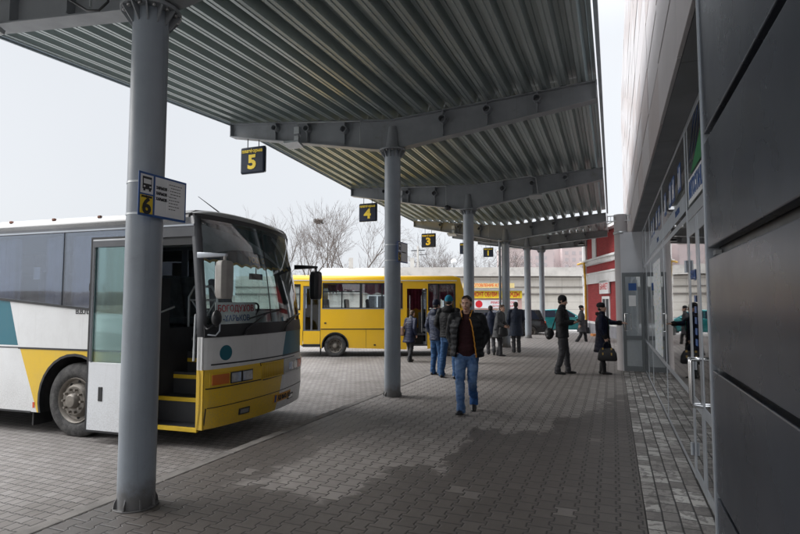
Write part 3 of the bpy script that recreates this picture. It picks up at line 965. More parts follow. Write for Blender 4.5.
def wheel(parent, x, y, r, wd, side=-1, convex=True, name='wheel'):
    """wheel on the local y axis; side -1: outer face towards -y"""
    e = empty(name, (x, y, r - .015)); e.parent = parent
    s = side
    mb = MB()
    k = r / .5
    pr = [(0.02, .30), (0.0, .31), (-.02, .36), (-.015, .42), (.0, .47), (.025, .495), (.05, .5), (wd - .05, .5), (wd - .02, .48), (wd, .42), (wd, .3)]
    mb.lathe([(-s * a if a < wd else -s * a, b * k) for a, b in pr], (0, 0, 0), 'y', 56)
    for j in range(3):
        mb.lathe([(-s * (.085 + j * .065), .501 * k), (-s * (.085 + j * .065), .49 * k), (-s * (.095 + j * .065), .49 * k), (-s * (.095 + j * .065), .501 * k)], (0, 0, 0), 'y', 56)
    mb.build('tyre', m_tyre, e, smooth=45)
    mb = MB()
    if convex:
        pr = [(.0, .305), (-.012, .30), (.0, .285), (.05, .27), (.06, .235), (.0, .21), (-.03, .19), (-.03, .12), (-.02, .10), (-.02, .0)]
    else:
        pr = [(.0, .305), (-.01, .30), (.01, .28), (.05, .262), (.09, .22), (.10, .16), (.04, .12), (.0, .10), (.0, .0)]
    mb.lathe([(-s * a, b * k) for a, b in pr], (0, 0, 0), 'y', 40)
    o = mb.build('rim', m_rim, e, smooth=40)
    mb = MB()
    hub = [(-.02, .105), (-.075, .095), (-.095, .075), (-.10, .0)] if convex else [(.06, .1), (-.02, .08), (-.05, .06), (-.05, 0)]
    mb.lathe([(-s * a, b * k) for a, b in hub], (0, 0, 0), 'y', 24)
    n = 10 if convex else 6
    for j in range(n):
        a = 2 * PI * j / n
        px, pz = .155 * k * math.cos(a), .155 * k * math.sin(a)
        d0 = -.03 if convex else .08
        mb.cyl((px, -s * d0, pz), (px, -s * (d0 - .045), pz), .018 * k, seg=6)
    mb.build('hub', m_rim, e, smooth=40)
    mb = MB()
    for j in range(10):
        a = 2 * PI * (j + .5) / 10
        px, pz = .238 * k * math.cos(a), .238 * k * math.sin(a)
        mb.ball((px, -s * .052, pz), (.026 * k, .008, .026 * k), 8)
    mb.build('hand_hole', m_under, e)
    return e

coach = empty('coach', (-4.84, 5.437, AP), R(3.67), 'white coach with yellow and teal panels, front door open, nose in to the platform', 'coach')
WD = 2.54
WX = -2.16
LB = -10.2
def arch(cx, cz, r, z0, a0=None, n=18):
    a = math.asin((z0 - cz) / r)
    return [(cx + r * math.cos(t), cz + r * math.sin(t)) for t in [PI - a + (2 * a - PI) * k / n for k in range(n + 1)]]
def lip(x): return 1.70 + (-(x) - 1.0) * .085 if x > -3.8 else 1.70 + 2.8 * .085 + min(.02, (-x - 3.8) * .01)
def coach_side(y0, y1, near):
    mb = MB()
    xr = -.98 if near else -.30
    poly = [(LB, .30)] + arch(-8.3, .49, .64, .30) + arch(WX, .49, .64, .30) + [(xr, .30)]
    top = [xr, -1.8, -2.8, -3.8, -6, LB] if near else [xr, LB]
    poly += [(t, lip(t) if near else 1.72) for t in top]
    mb.prism(poly, y0, y1, 'y')
    if near:
        mb.cut((-3.02, 0, 0), V((.9, 0, .385)))
        d = V((-3.22 + 2.83, 0, 1.20 - .29)); nn = V((d.z, 0, -d.x))
        mb = mb
        bm = mb.bm
        mb.cut((-3.22, 0, 1.20), nn)
        d2 = V((-3.47 + 3.26, 0, 1.90 - 1.24)); n2 = V((d2.z, 0, -d2.x))
        mb.cut((-3.26, 0, 1.24), n2)
        mb.cut((0, 0, 1.195), (0, 0, 1)); mb.cut((0, 0, 1.24), (0, 0, 1))
        def pf(c, f):
            if c.z < 1.195: return 1 if (c - V((-3.22, c.y, 1.20))).dot(nn) > 0 else 0
            if c.z > 1.24 and (c - V((-3.26, c.y, 1.24))).dot(n2) < 0: return 2
            return 0
        bmesh.ops.triangulate(bm, faces=[f for f in bm.faces if len(f.verts) > 4])
        mb.paint(pf)
    return mb
coach_side(0, .04, True).build('side_panel', [c_white, c_yel, c_teal], coach)
coach_side(WD - .04, WD, False).build('far_side_panel', c_white, coach)
# body groove and sill lines, near side
mb = MB(); mb.bx(-3.25, -1.0, -.006, .001, 1.19, 1.215); mb.bx(LB, -3.25, -.004, .001, 1.20, 1.215)
mb.bx(LB, -2.95, -.008, .03, .285, .31)
mb.build('body_groove', m_blackpl, coach)
mb = MB(); mb.prism([(x, lip(x) - .03) for x in (-.98, -1.8, -2.8, -3.8, -6, LB)] + [(x, lip(x) + .005) for x in (LB, -6, -3.8, -2.8, -1.8, -.98)], -.012, .02, 'y')
mb.build('window_lip', m_blackpl, coach)
mb = MB()
a = arch(WX, .49, .66, .30); b2 = arch(WX, .49, .625, .30)
mb.prism(a + b2[::-1], -.012, .05, 'y'); mb.build('wheel_arch', m_blackpl, coach)
mb = MB(); a = arch(WX, .49, .63, .30); 
mb.rings([[(x, y, z) for x, z in a] for y in (.04, .55)], cap=False, closed=False); mb.face([(x, .55, z) for x, z in a]); mb.build('wheel_housing', m_under, coach)
# tinted side windows of one flush band
wx = [LB, -8.1, -6.2, -4.35, -2.46, -.98]
for xa, xb in zip(wx, wx[1:]):
    mb = MB()
    mb.prism([(xa + .012, lip(xa) + .005), (xb - .012, lip(xb) + .005), (xb - .012, 2.86), (xa + .012, 2.86)], .008, .016, 'y')
    mb.build('side_window', m_tint, coach)
    mb = MB(); mb.bx(xb - .05, xb + .05, .02, .06, 1.6, 2.88); mb.build('window_pillar', m_blackpl, coach)
    # two gathered curtains per window
    for ca, cb in ((xa + .06, xa + .85), (xb - .45, xb - .06)):
        if xb > -1.2 and ca > xb - .6: continue
        mb = MB(); n = 60
        P = [(ca + (cb - ca) * k / n, .13 + .035 * math.sin(k * 1.05 + ca) + .012 * math.sin(k * .43)) for k in range(n + 1)]
        mb.rings([[(x, y, z) for x, y in P] for z in (1.72, 2.82)], cap=False, closed=False)
        mb.build('curtain', c_curt, coach, smooth=True)
mb = MB(); mb.bx(-3.05, -2.93, .022, .026, 2.2, 2.38); mb.build('window_notice', m_paper, coach)
for k in range(0): pass
# cant rail, gutter, roof
mb = MB(); mb.bx(LB, -.205, -.004, .05, 2.863, 2.875); mb.bx(LB, -.205, 0.0, .05, 2.875, 2.985); mb.build('cant_rail', c_grey, coach, bevel=.003)
mb = MB(); mb.bx(LB, -.21, -.012, .03, 2.866, 2.89); mb.build('gutter', m_alu, coach)
mb = MB()
pr = [(0, 2.985), (.01, 3.02), (.05, 3.06), (.14, 3.10), (.5, 3.14), (1.27, 3.155), (2.04, 3.14), (2.4, 3.10), (2.49, 3.06), (2.53, 3.02), (2.54, 2.985)]
pi = [(y, 2.93) for y, z in pr[::-1]]
mb.rings([[(x, y, z) for y, z in pr + pi] for x in (LB, -6, -3, -.31)])
mb.build('roof', c_roof, coach, smooth=30)
mat_marker = mat('dull_marker_lens', (.16, .05, .02), .4)
for k in range(5):
    mb = MB(); x = -1.0 - k * .86
    mb.prism([(x - .035, 3.055), (x + .035, 3.055), (x + .015, 3.09), (x - .02, 3.09)], .03, .07, 'y'); mb.build('marker_lamp', mat_marker, coach, bevel=.006)
# far side: pillars and windows
mb = MB(); mb.plate(LB, -.3, 1.72, 2.985, [(a + .06, b_ - .06, 1.75, 2.84) for a, b_ in zip([LB, -8.1, -6.2, -4.35, -2.46, -1.72], [-8.1, -6.2, -4.35, -2.46, -1.72, -.32])], WD - .04, WD); mb.build('far_side_frame', c_grey, coach)
mb = MB(); mb.bx(LB, -.32, WD - .03, WD - .024, 1.75, 2.84); mb.build('far_side_window', m_wind, coach)
mb = MB(); mb.bx(LB, LB + .05, 0, WD, .3, 3.0); mb.build('rear_wall', c_white, coach)
# interior
mb = MB(); mb.bx(LB, -1.05, .06, WD - .05, 1.12, 1.17); mb.bx(-1.05, -.14, 1.15, WD - .05, 1.0, 1.05)
mb.bx(-1.06, -1.0, .06, 1.2, .3, 1.17); mb.bx(-1.02, -.96, .10, .45, 1.2, 2.2)
mb.build('interior_floor', m_dark, coach)
mb = MB(); mb.bx(LB, -.3, .06, WD - .06, 2.90, 2.925); mb.build('ceiling', mat('coach_ceiling', (.32, .32, .33), .8), coach)
mb = MB(); mb.bx(LB + .1, -.3, .25, WD - .25, .36, 1.1) if False else mb.bx(LB + .1, WX - .7, .3, WD - .3, .36, 1.1); mb.bx(WX + .7, -1.1, .6, WD - .3, .36, 1.1)
mb.each('underbody', m_under, coach)
for k in range(7):
    for y in (.30, .78, 1.62, 2.08):
        x = -1.75 - k * 1.05
        mb = MB(); mb.bx(x - .22, x + .22, y - .2, y + .2, 1.5, 1.62); mb.prism([(x - .2, 1.55), (x - .08, 1.58), (x - .2, 2.32), (x - .3, 2.30)], y - .2, y + .2, 'y')
        mb.bx(x - .2, x + .1, y - .15, y + .15, 1.17, 1.5)
        mb.build('seat', c_seat, coach, bevel=.03)
# entrance steps rising inwards
for k, (z, y) in enumerate(((.26, .03), (.58, .30), (.84, .58), (1.04, .86))):
    mb = MB(); mb.bx(-.97, -.115, y, y + .30, z - .035, z); mb.bx(-.97, -.115, y + .275, y + .29, z, z + .3)
    s_ = mb.build('step', m_dark, coach)
    mb = MB(); mb.bx(-.97, -.115, y - .012, y + .025, z - .05, z + .004); mb.build('step_nosing', m_yelnose, s_, bevel=.004)
mb = MB(); mb.bx(-1.0, -.97, .05, 1.2, .26, 1.5); mb.bx(-.115, -.10, .05, 1.2, .26, 1.3); mb.each('step_well', m_dark, coach)
mb = MB(); mb.tube([(-.25, .10, 1.1), (-.25, .12, 1.7), (-.3, .4, 1.75)], .018, 8); mb.tube([(-.93, .12, .7), (-.93, .14, 1.7), (-.93, .5, 1.8)], .018, 8); mb.each('handrail', m_galv, coach, smooth=60)
# driver's seat with the frame seen through the doorway
mb = MB()
mb.tube([(-1.05, .95, 1.2), (-1.05, .95, 1.95), (-.95, .95, 2.1), (-.65, .95, 2.1), (-.55, .95, 1.95), (-.52, .95, 1.2)], .02, 8)
mb.tube([(-1.03, .95, 1.9), (-.54, .95, 1.9)], .015, 8); mb.tube([(-1.0, .95, 1.9), (-.55, .95, 1.3)], .012, 8); mb.tube([(-.56, .95, 1.9), (-.98, .95, 1.3)], .012, 8)
mb.build('guard_rail', m_galv, coach, smooth=60)
mb = MB(); mb.bx(-1.15, -.7, 1.62, 2.12, 1.45, 1.58); mb.prism([(-1.18, 1.5), (-1.05, 1.5), (-1.15, 2.25), (-1.26, 2.25)], 1.62, 2.12, 'y'); mb.bx(-1.1, -.75, 1.7, 2.0, 1.05, 1.5)
mb.build('driver_seat', c_seat, coach, bevel=.04)

# front: plan curve and rake
def fx(v, z):
    t = (v - 1.27) / 1.27
    t = max(-1, min(1, t))
    c = max(0.0, abs(t) - .84) / .16
    bul = .19 * (1 - t * t) - .065 * (1 - math.sqrt(max(0, 1 - c * c)))
    q = max(0.0, (z - 1.40) / 1.62)
    return bul - (.15 + .17 * (t + 1) / 2) * q ** 1.25 - (.03 * max(0, .5 - z) / .25 if z < .5 else 0) + (.02 if z < 1.0 else 0)
def fsamp(v0, v1, n=44):
    out = []
    for k in range(n + 1):
        t = k / n
        s = 1.27 - 1.27 * math.cos(PI * t)
        s = .45 * s + .55 * 2.54 * t
        out.append(s)
    r = [v0] + [s for s in out if v0 + .004 < s < v1 - .004] + [v1]
    return r
def fpatch(v0, v1, z0, z1, off, m, name, parent=coach, nz=6, inset=.03, thick=True, rows=None, zfun=None, label=None):
    """panel that follows the curved front, standing off it"""
    mb = MB()
    vs = fsamp(v0, v1); zz = rows or [z0 + (z1 - z0) * k / nz for k in range(nz + 1)]
    def P(v, z, o):
        if zfun: z = zfun(v, z)
        return (fx(v, z) + o, v, z)
    rs = [[P(v, z, off) for v in vs] for z in zz]
    if thick:
        rs = [[P(v, zz[0], -inset) for v in vs]] + rs + [[P(v, zz[-1], -inset) for v in vs]]
    mb.rings(rs, cap=False, closed=False)
    if thick:
        n = len(vs) - 1
        for k in (0, n):
            v = vs[k]
            for za, zb in zip(zz, zz[1:]):
                q = [P(v, za, -inset), P(v, za, off), P(v, zb, off), P(v, zb, -inset)]
                mb.face(q)
        bmesh.ops.remove_doubles(mb.bm, verts=mb.bm.verts, dist=1e-5)
    return mb, (lambda: mb.build(name, m, parent, smooth=35, label=label))
# painted lower front
rows = [.25, .30, .40, .5, .6, .70, .755, .77, .85, .93, 1.0, 1.1, 1.2, 1.3, 1.41]
mb, _ = fpatch(0, WD, .25, 1.41, 0, None, 'x', rows=rows)
d = V((0, 1.63 - 1.40, .94 - .24)); nf = V((0, d.z, -d.y))
mb.cut((0, 1.63, .94), nf)
d2 = V((0, 1.72 - 1.60, 1.40 - 1.02)); nf2 = V((0, d2.z, -d2.y))
mb.cut((0, 1.60, 1.02), nf2)
mb.cut((0, 0, 1.0), (0, 0, 1)); mb.cut((0, 0, 1.03), (0, 0, 1))
def pf(c, f):
    if c.z < 1.0: return 1 if (c - V((c.x, 1.63, .94))).dot(nf) < 0 else 0
    if c.z > 1.03 and (c - V((c.x, 1.60, 1.02))).dot(nf2) > 0: return 2
    return 0
mb.paint(pf)
mb.build('front_panel', [c_white, c_yel, c_teal], coach, smooth=35)
# corner posts beside the door and on the far side
mb = MB(); mb.bx(-.12, -.02, .0, .06, .25, 1.0); mb.build('corner_post', c_yel, coach)
mb = MB(); mb.bx(-.12, -.04, .0, .06, 1.0, 1.42); mb.build('corner_post', c_white, coach)
mb = MB()
mb.rings([[(fx(0, z) - .06, -.001, z), (fx(0, z) + .005, -.001, z), (fx(.05, z) + .004, .05, z), (fx(0, z) - .06, .07, z)] for z in (1.42, 1.7, 2.0, 2.4, 2.8, 3.0)])
mb.build('front_pillar', c_grey, coach)
mb = MB()
mb.rings([[(fx(WD, z) - .3, WD, z), (fx(WD, z) + .004, WD, z), (fx(WD - .05, z) + .004, WD - .05, z), (fx(WD, z) - .3, WD - .06, z)] for z in (1.0, 1.42, 1.7, 2.0, 2.4, 2.8, 3.0)])
mb.build('front_pillar', c_grey, coach)
mb, go = fpatch(0, WD, 2.96, 3.03, .0, m_blackpl, 'windshield_header'); go()
# roof dome running into the front
mb = MB(); rs = []
for k, (q, z) in enumerate(((0, 3.03), (-.02, 3.06), (-.06, 3.09), (-.14, 3.115), (-.3, 3.13))):
    rs.append([(fx(v, 3.0) + q if k < 4 else -.75, v, z - max(0, abs((v - 1.27) / 1.27)) ** 6 * .10 * (k / 4) + (.02 * (1 - ((v - 1.27) / 1.27) ** 2)) * k / 4) for v in fsamp(0, WD)])
mb.rings(rs, cap=False, closed=False); mb.build('roof_dome', c_roof, coach, smooth=True)
# windshield with its black lower band
mb, go = fpatch(.05, WD - .05, 1.56, 2.96, .004, m_wind, 'windshield', nz=14, thick=False); go()
mb, go = fpatch(.02, WD - .02, 1.41, 1.575, .010, m_blackpl, 'windshield_band', nz=3); go()
mb, go = fpatch(1.262, 1.278, 1.58, 2.95, .008, m_blackpl, 'windshield_divider', inset=.0); go()
# valance with scalloped gold edge
mb = MB(); vs = [0.07 + (WD - .14) * k / 96 for k in range(97)]
sc = lambda v: 2.36 + .035 * abs(math.sin(v * PI / .2)) + .05 * abs((v - 1.27) / 1.27) ** 2
def vx(v, z): return fx(v, z) - .09 + .012 * math.sin(v * 40)
mb.rings([[(vx(v, z if k else sc(v)), v, (z if k else sc(v))) for v in vs] for k, z in enumerate((0, 2.55, 2.75, 2.93))], cap=False, closed=False)
val = mb.build('valance', m_valance, coach, smooth=True)
mb = MB()
mb.rings([[(vx(v, sc(v)) + .004, v, sc(v) + o) for v in vs] for o in (-.012, .022)], cap=False, closed=False); mb.build('valance_trim', m_gold, val, smooth=True)
m_vtext = mat('dull_gold_letters', (.42, .30, .08), .6)
for t, v in zip('VOLVO', (.98, 1.07, 1.15, 1.23, 1.33)):
    text('valance_lettering', t, .12, (fx(v, 2.48) - .065, v, 2.485), FXP, m_vtext, val, .003)
# silvery strips shaped as the canopy's reflection at the top of the screen
m_swoosh = mat('silver_reflection', (.46, .50, .54), .5, .2, .15, 4)
def swoosh(P, w0, nm='reflection_swoosh'):
    mb = MB(); n = len(P)
    lo = [(fx(v, z) - .05, v, z) for v, z, h in P]; md = [(fx(v, z + h * .5) - .03, v, z + h * .5) for v, z, h in P]; hi = [(fx(v, z + h) - .055, v, z + h) for v, z, h in P]
    mb.rings([lo, md, hi], cap=False, closed=False); mb.build(nm, m_swoosh, coach, smooth=True)
def bez(pts, n=24):
    out = []
    for k in range(n + 1):
        t = k / n; q = [list(p) for p in pts]
        while len(q) > 1: q = [[a + (b_ - a) * t for a, b_ in zip(p0, p1)] for p0, p1 in zip(q, q[1:])]
        out.append(tuple(q[0]))
    return out
swoosh(bez([(.08, 2.50, .4), (.3, 2.52, .34), (.55, 2.62, .20), (1.0, 2.66, .13), (1.4, 2.60, .10), (1.85, 2.40, .02)]), 1)
swoosh(bez([(1.70, 2.86, .06), (1.95, 2.75, .14), (2.2, 2.55, .16), (2.42, 2.40, .06)]), 1)
# dashboard, wheel, wipers, mirrors, lamps
mb = MB(); mb.prism([(-.75, 1.15), (-.05, 1.15), (-.02, 1.50), (-.25, 1.54), (-.6, 1.46)], .62, WD - .08, 'y'); mb.build('dashboard', m_blackpl, coach, bevel=.03)
mb = MB(); cc = V((-.62, 1.85, 1.66)); rot = Euler((0, R(-55), 0)).to_matrix()
mb.tube([cc + rot @ V((.23 * math.cos(a), .23 * math.sin(a), 0)) for a in [2 * PI * k / 28 for k in range(29)]], .016, 8)
for a in (0, 2.1, 4.2): mb.tube([cc, cc + rot @ V((.22 * math.cos(a), .22 * math.sin(a), 0))], .012, 6)
mb.tube([cc, cc + V((.25, 0, -.3))], .03, 8); mb.build('steering_wheel', m_blackpl, coach, smooth=60)
mb = MB(); mb.box((-.2, 1.42, 2.26), (.05, .3, .09)); mb.tube([(-.2, 1.42, 2.3), (-.2, 1.42, 2.42)], .01, 6); mb.build('interior_mirror', m_blackpl, coach, bevel=.02)
def wiper(v0, v1, z1, nm='wiper'):
    mb = MB()
    A = [(fx(v0, 1.45) + .03, v0, 1.42), (fx(v0, 1.5) + .045, v0 + .03, 1.5), (fx((v0 + v1) / 2, z1) + .05, (v0 + v1) / 2, z1)]
    mb.tube(A, [.02, .014, .009], 6)
    B = [(fx(v, z1 + s) + .022, v, z1 + s) for v, s in ((v0 + .12, -.06), ((v0 + v1) / 2, 0), (v1, .05))]
    mb.tube(B, .012, 6); mb.build(nm, m_blackpl, coach, smooth=50)
wiper(.62, 1.55, 1.70); wiper(1.62, 2.42, 1.62)
c_mirror = mat('mirror_shell', (.36, .345, .32), .5, 0, .12, 6, dirt=(.2, .19, .17), dirt_amt=.08)
def mirror(v, sgn):
    mb = MB(); z = 2.47
    mb.rings([[(x0, v - w_, z - h), (x0, v + w_, z - h), (x0, v + w_, z + h2), (x0, v - w_, z + h2)] for x0, w_, h, h2 in ((-.14, .03, .035, .045), (.05, .028, .03, .035), (.30, .02, .022, .015))])
    arm = mb.build('mirror_arm', m_alu if sgn < 0 else m_blackpl, coach, bevel=.01)
    mb = MB(); mb.cyl((.27, v, z), (.27, v, z - .09), .02, seg=8)
    mb.rings([[(.27 + dx * k, v + dy * k, zz) for dx, dy in ((-.065, -.10), (.04, -.12), (.085, -.07), (.085, .07), (.04, .12), (-.065, .10))] for zz, k in ((z - .56, .75), (z - .53, .95), (z - .45, 1.0), (z - .16, 1.0), (z - .1, .93), (z - .075, .7))])
    mb.build('mirror', c_mirror if sgn < 0 else m_blackpl, coach, smooth=40, bevel=.01)
    mb = MB(); mb.bx(.195, .202, v - .09, v + .09, z - .50, z - .14); mb.build('mirror_glass', m_chrome, coach)
mirror(.0, -1); mirror(WD - .02, 1)
mb = MB(); mb.ball((.12, .06, 1.66), (.06, .075, .11), 14); mb.tube([(-.02, .02, 1.55), (.06, -.04, 1.52), (.12, .03, 1.58)], .012, 6); mb.build('kerb_mirror', m_blackpl, coach, smooth=True)
mb = MB(); mb.tube([(fx(.05, 1.6) + .02, .05, 1.45), (.12, .05, 1.44), (.18, .05, 1.5), (.16, .08, 1.6)], .011, 6); mb.build('mirror_stay', m_alu, coach, smooth=60)
mb = MB(); mb.tube([(-.55, 1.15, 3.15), (-.85, .85, 3.45)], [.012, .004], 6); mb.build('aerial', m_blackpl, coach)
# lamps
for v, s in ((0.05, 1), (WD - .05, -1)):
    A = lambda a, b_: (v + s * a, v + s * b_) if s > 0 else (v + s * b_, v + s * a)
    mb, go = fpatch(*A(.02, .95), .775, .955, .006, c_yel if s > 0 else c_white, 'lamp_bezel'); go()
    mb, go = fpatch(*A(.045, .30), .80, .93, .016, m_amber if s > 0 else m_redlens, 'indicator'); go()
    for a, b_ in ((.34, .50), (.54, .72)):
        mb, go = fpatch(*A(a - .015, b_ + .015), .79, .94, .014, m_blackpl, 'headlight'); h = go()
        mb, go = fpatch(*A(a, b_), .805, .925, .02, m_lens, 'headlight_lens', h); go()
    mb, go = fpatch(*A(.50, .70), .345, .43, .012, m_blackpl, 'fog_light'); h = go()
    mb, go = fpatch(*A(.525, .675), .36, .415, .018, m_lens, 'fog_light_lens', h); go()
def line(v0, v1, za, zb, nm='panel_gap', t=.014):
    mb, go = fpatch(v0, v1, -t / 2, t / 2, .005, m_blackpl, nm, nz=1, zfun=lambda v, z: z + za + (zb - za) * (v - v0) / (v1 - v0)); go()
line(.03, 1.0, .76, .765); line(1.03, WD - .03, .75, .78); line(.10, WD - .1, 1.06, 1.04, t=.018); line(.05, WD - .05, .515, .54, t=.010)
mb, go = fpatch(.03, .04, .3, .515, .004, m_blackpl, 'panel_gap'); go()
# grille in two colours, slatted
for v0, v1, m in ((.98, 1.585, c_yel), (1.60, 2.08, c_white)):
    mb, go = fpatch(v0, v1, .765, 1.0, .004, m_blackpl, 'grille_backing'); g = go()
    n = int((v1 - v0) / .03)
    mb = MB()
    for k in range(n):
        a = v0 + .004 + k * (v1 - v0) / n
        mb.rings([[(fx(a, z) - .005, a, z), (fx(a, z) + .018, a + .003, z), (fx(a, z) + .018, a + .017, z), (fx(a, z) - .005, a + .02, z)] for z in (.775, .99)])
    for z in (.77, .985): mb.rings([[(fx(v, z) + .02, v, z - .008), (fx(v, z) + .02, v, z + .008), (fx(v, z), v, z + .008), (fx(v, z), v, z - .008)] for v in fsamp(v0, v1)])
    mb.build('grille', m, g)
mb, go = fpatch(.20, .44, 1.09, 1.31, .004, c_teal, 'round_emblem', nz=14)
for v in mb.bm.verts:
    pass
mb.bm.free()
mb = MB(); ctr = (.32, 1.20)
ring = [(ctr[0] + .10 * math.cos(2 * PI * k / 32), ctr[1] + .10 * math.sin(2 * PI * k / 32)) for k in range(32)]
A = [(fx(v, z) + .004, v, z) for v, z in ring]; B_ = [(fx(v, z) - .01, v, z) for v, z in ring]
mb.rings([B_, A]); mb.build('round_emblem', c_teal, coach)
# plate
def front_text(nm, s, size, v, z, m, bold, off, sx=1.0, parent=coach):
    e = .02; ang = math.atan2(fx(v + e, z) - fx(v - e, z), 2 * e)
    return text(nm, s, size, (fx(v, z) + off, v, z), (PI / 2, 0, PI / 2 - ang), m, parent, bold, sx=sx)
mb, go = fpatch(1.33, 1.86, .37, .485, .015, m_plate, 'licence_plate'); pl = go()
mb, go = fpatch(1.335, 1.38, .375, .48, .017, m_blue, 'plate_band', pl); go()
front_text('plate_lettering', 'АХ 0642 АВ', .095, 1.62, .425, m_ink, .002, .022, .85, pl)
# sliding door leaf, open along the side
dl = MB(); X0, X1, Y0, Y1 = -1.78, -.94, -.13, -.085
dl.plate(X0, X1, .16, 2.73, [(X0 + .05, X1 - .05, 1.06, 2.63)], Y0, Y1)
door = dl.build('door', c_door, coach, bevel=.008)
mb = MB(); mb.bx(X0 + .052, X1 - .052, Y0 + .018, Y0 + .026, 1.062, 2.628); mb.build('door_glass', m_doorglass, door)
mb = MB(); mb.plate(X0 - .012, X1 + .012, .14, 2.75, [(X0 + .012, X1 - .012, .165, 2.725)], Y0 - .004, Y1 + .004); mb.build('door_seal', m_blackpl, door)
mb = MB(); mb.plate(X0 + .02, X1 - .02, 1.07, 2.70, [(X0 + .055, X1 - .055, 1.072, 2.615)], Y0 - .006, Y0 - .001); mb.cut((0, 0, 1.5), (0, 0, 1)); mb.paint(lambda c, f: 0); mb.build('door_frame', c_grey, door)
mb = MB(); mb.bx(X0 + .20, X0 + .27, Y0 - .008, Y0 + .004, .55, .74); h = mb.build('handle', m_blackpl, door, bevel=.008)
mb = MB(); mb.bx(X0 - .04, X0 + .0, Y0 + .01, Y1 + .05, 2.02, 2.12); mb.bx(X0 - .04, X0 + .0, Y0 + .01, Y1 + .05, .7, .78); mb.each('door_bracket', m_blackpl, door)
mb = MB(); mb.bx(-.98, -.20, -.005, .05, 2.73, 2.86); mb.build('door_header', c_grey, coach)
mb = MB(); mb.bx(-1.0, -.20, .005, .045, 2.62, 2.70); mb.bx(-1.0, -.20, .03, .08, 2.70, 2.73); mb.each('door_rail', m_blackpl, coach)
text('side_lettering', 'В.В.Л.', .105, (-2.06, -.004, 1.735), FY, m_ink, coach, .0012, sx=.85)
mb = MB(); mb.bx(-2.92, -2.88, -.004, .02, .36, .44); mb.build('side_marker', m_redlens, coach)
mb = MB(); mb.bx(-2.97, -2.94, .04, .34, .10, .6); mb.build('mud_flap', m_black, coach)
wheel(coach, WX, .035, .515, .30)
wheel(coach, -8.3, .035, .515, .30, convex=False)
wheel(coach, WX, WD - .035, .515, .30, side=1)
wheel(coach, -8.3, WD - .035, .515, .30, side=1, convex=False)
# route card standing behind the windshield
cw = coach.matrix_basis
rc = empty('route_card', (0, 0, 0), 0, 'white route card with red and blue lettering standing behind the coach windshield', 'card')
rc.matrix_basis = Matrix.Translation((-4.84, 5.437, AP)) @ Matrix.Rotation(R(3.67), 4, 'Z') @ Matrix.Translation((-.035, .72, 1.555)) @ Matrix.Rotation(R(-6), 4, 'Z') @ Matrix.Rotation(R(-4), 4, 'Y')
mb = MB(); mb.bx(-.006, 0, -.41, .41, 0, .31); mb.build('card', m_paper, rc)
text('card_lettering', 'БОГОДУХОВ', .125, (.003, 0, .22), FXP, m_red, rc, .0022, sx=.95)
text('card_lettering', '-ХАРЬКОВ', .115, (.003, 0, .085), FXP, m_blue, rc, .0022, sx=.95)

# ------------------------------------------------------------------ yellow minibus
y_yel = dirty('minibus_yellow_paint', (.86, .50, .012), amt=.07, dirt=(.42, .30, .12), coat=.4)
y_grey = mat('minibus_grey', (.11, .115, .12), .5)
y_curt = mat('crimson_curtain', (.36, .06, .12), .85, 0, .2, 5)
bus = empty('minibus', (-8.845, 16.211, AP), R(25), 'yellow minibus with crimson curtains standing side on across the bus apron, its front door open', 'minibus')
BX0, BX1, BW = -1.76, 4.74, 2.15
def bus_side(y0, y1, near):
    mb = MB()
    holes = [(-.42, .84, 1.66, 2.50), (.90, 2.28, 1.66, 2.50), (3.22, 4.12, 1.60, 2.48)]
    holes.append((-1.68, -1.22, 1.62, 2.45))
    if near: holes += [(-1.10, -.50, .36, 2.42), (2.46, 3.16, .36, 2.33)]
    else: holes += [(2.34, 3.16, 1.66, 2.50)]
    z1 = 2.62
    mb.plate(BX0, 4.30, .95, z1, [h for h in holes if h[3] > .95], y0, y1)
    low = [(BX0 + .25, .42)] + [(-.62, .30)] + arch(0, .38, .44, .30) + arch(4.02, .38, .44, .30) + [(BX1 - .1, .32), (BX1, .6), (BX1 - .02, .95)]
    if near:
        low = [(BX0 + .25, .42), (-1.104, .40), (-1.104, .95), (BX0, .95)]
        mb.prism(low, y0, y1, 'y')
        mb.prism([(-.496, .30)] + arch(0, .38, .44, .30) + [(2.456, .24), (2.456, .95), (-.496, .95)], y0, y1, 'y')
        mb.prism([(3.164, .26)] + arch(4.02, .38, .44, .30) + [(BX1 - .1, .34), (BX1, .6), (BX1 - .02, .95), (3.164, .95)], y0, y1, 'y')
    else:
        mb.prism(low + [(BX0, .95)], y0, y1, 'y')
    # front quarter with the raked pillar
    mb.prism([(4.30, .951), (BX1 - .02, .951), (BX1 - .1, 1.5), (4.62, 1.66), (4.30, 1.66)], y0, y1, 'y')
    mb.prism([(4.36, 1.66), (4.62, 1.66), (4.33, 2.62), (4.14, 2.62)], y0 - .002, y1 + .002, 'y')
    return mb
bus_side(0, .05, True).build('side_panel', y_yel, bus)
bus_side(BW - .05, BW, False).build('far_side_panel', y_yel, bus)
mb = MB(); pr = [(0, 2.62), (.01, 2.70), (.05, 2.76), (.16, 2.79), (1.07, 2.83), (1.99, 2.79), (2.10, 2.76), (2.14, 2.70), (2.15, 2.62)]
mb.rings([[(x - (0 if k else 0), y, 2.62 + (z - 2.62) * s) for y, z in pr + [(2.1, 2.60), (.05, 2.60)]] for k, (x, s) in enumerate(((BX0 + .0, .5), (BX0 + .12, 1), (1.5, 1), (4.1, 1), (4.33, .6)))])
mb.build('roof', y_yel, bus, smooth=35)
mb = MB(); mb.bx(BX0 + .1, 4.2, -.015, .012, 2.595, 2.625); mb.build('gutter', mat('pale_trim', (.6, .62, .63), .4), bus)
mb = MB(); mb.bx(-.49, 2.45, -.008, .012, .93, .96); mb.bx(3.17, 3.6, -.008, .012, .93, .96); mb.each('rub_strip', m_blackpl, bus)
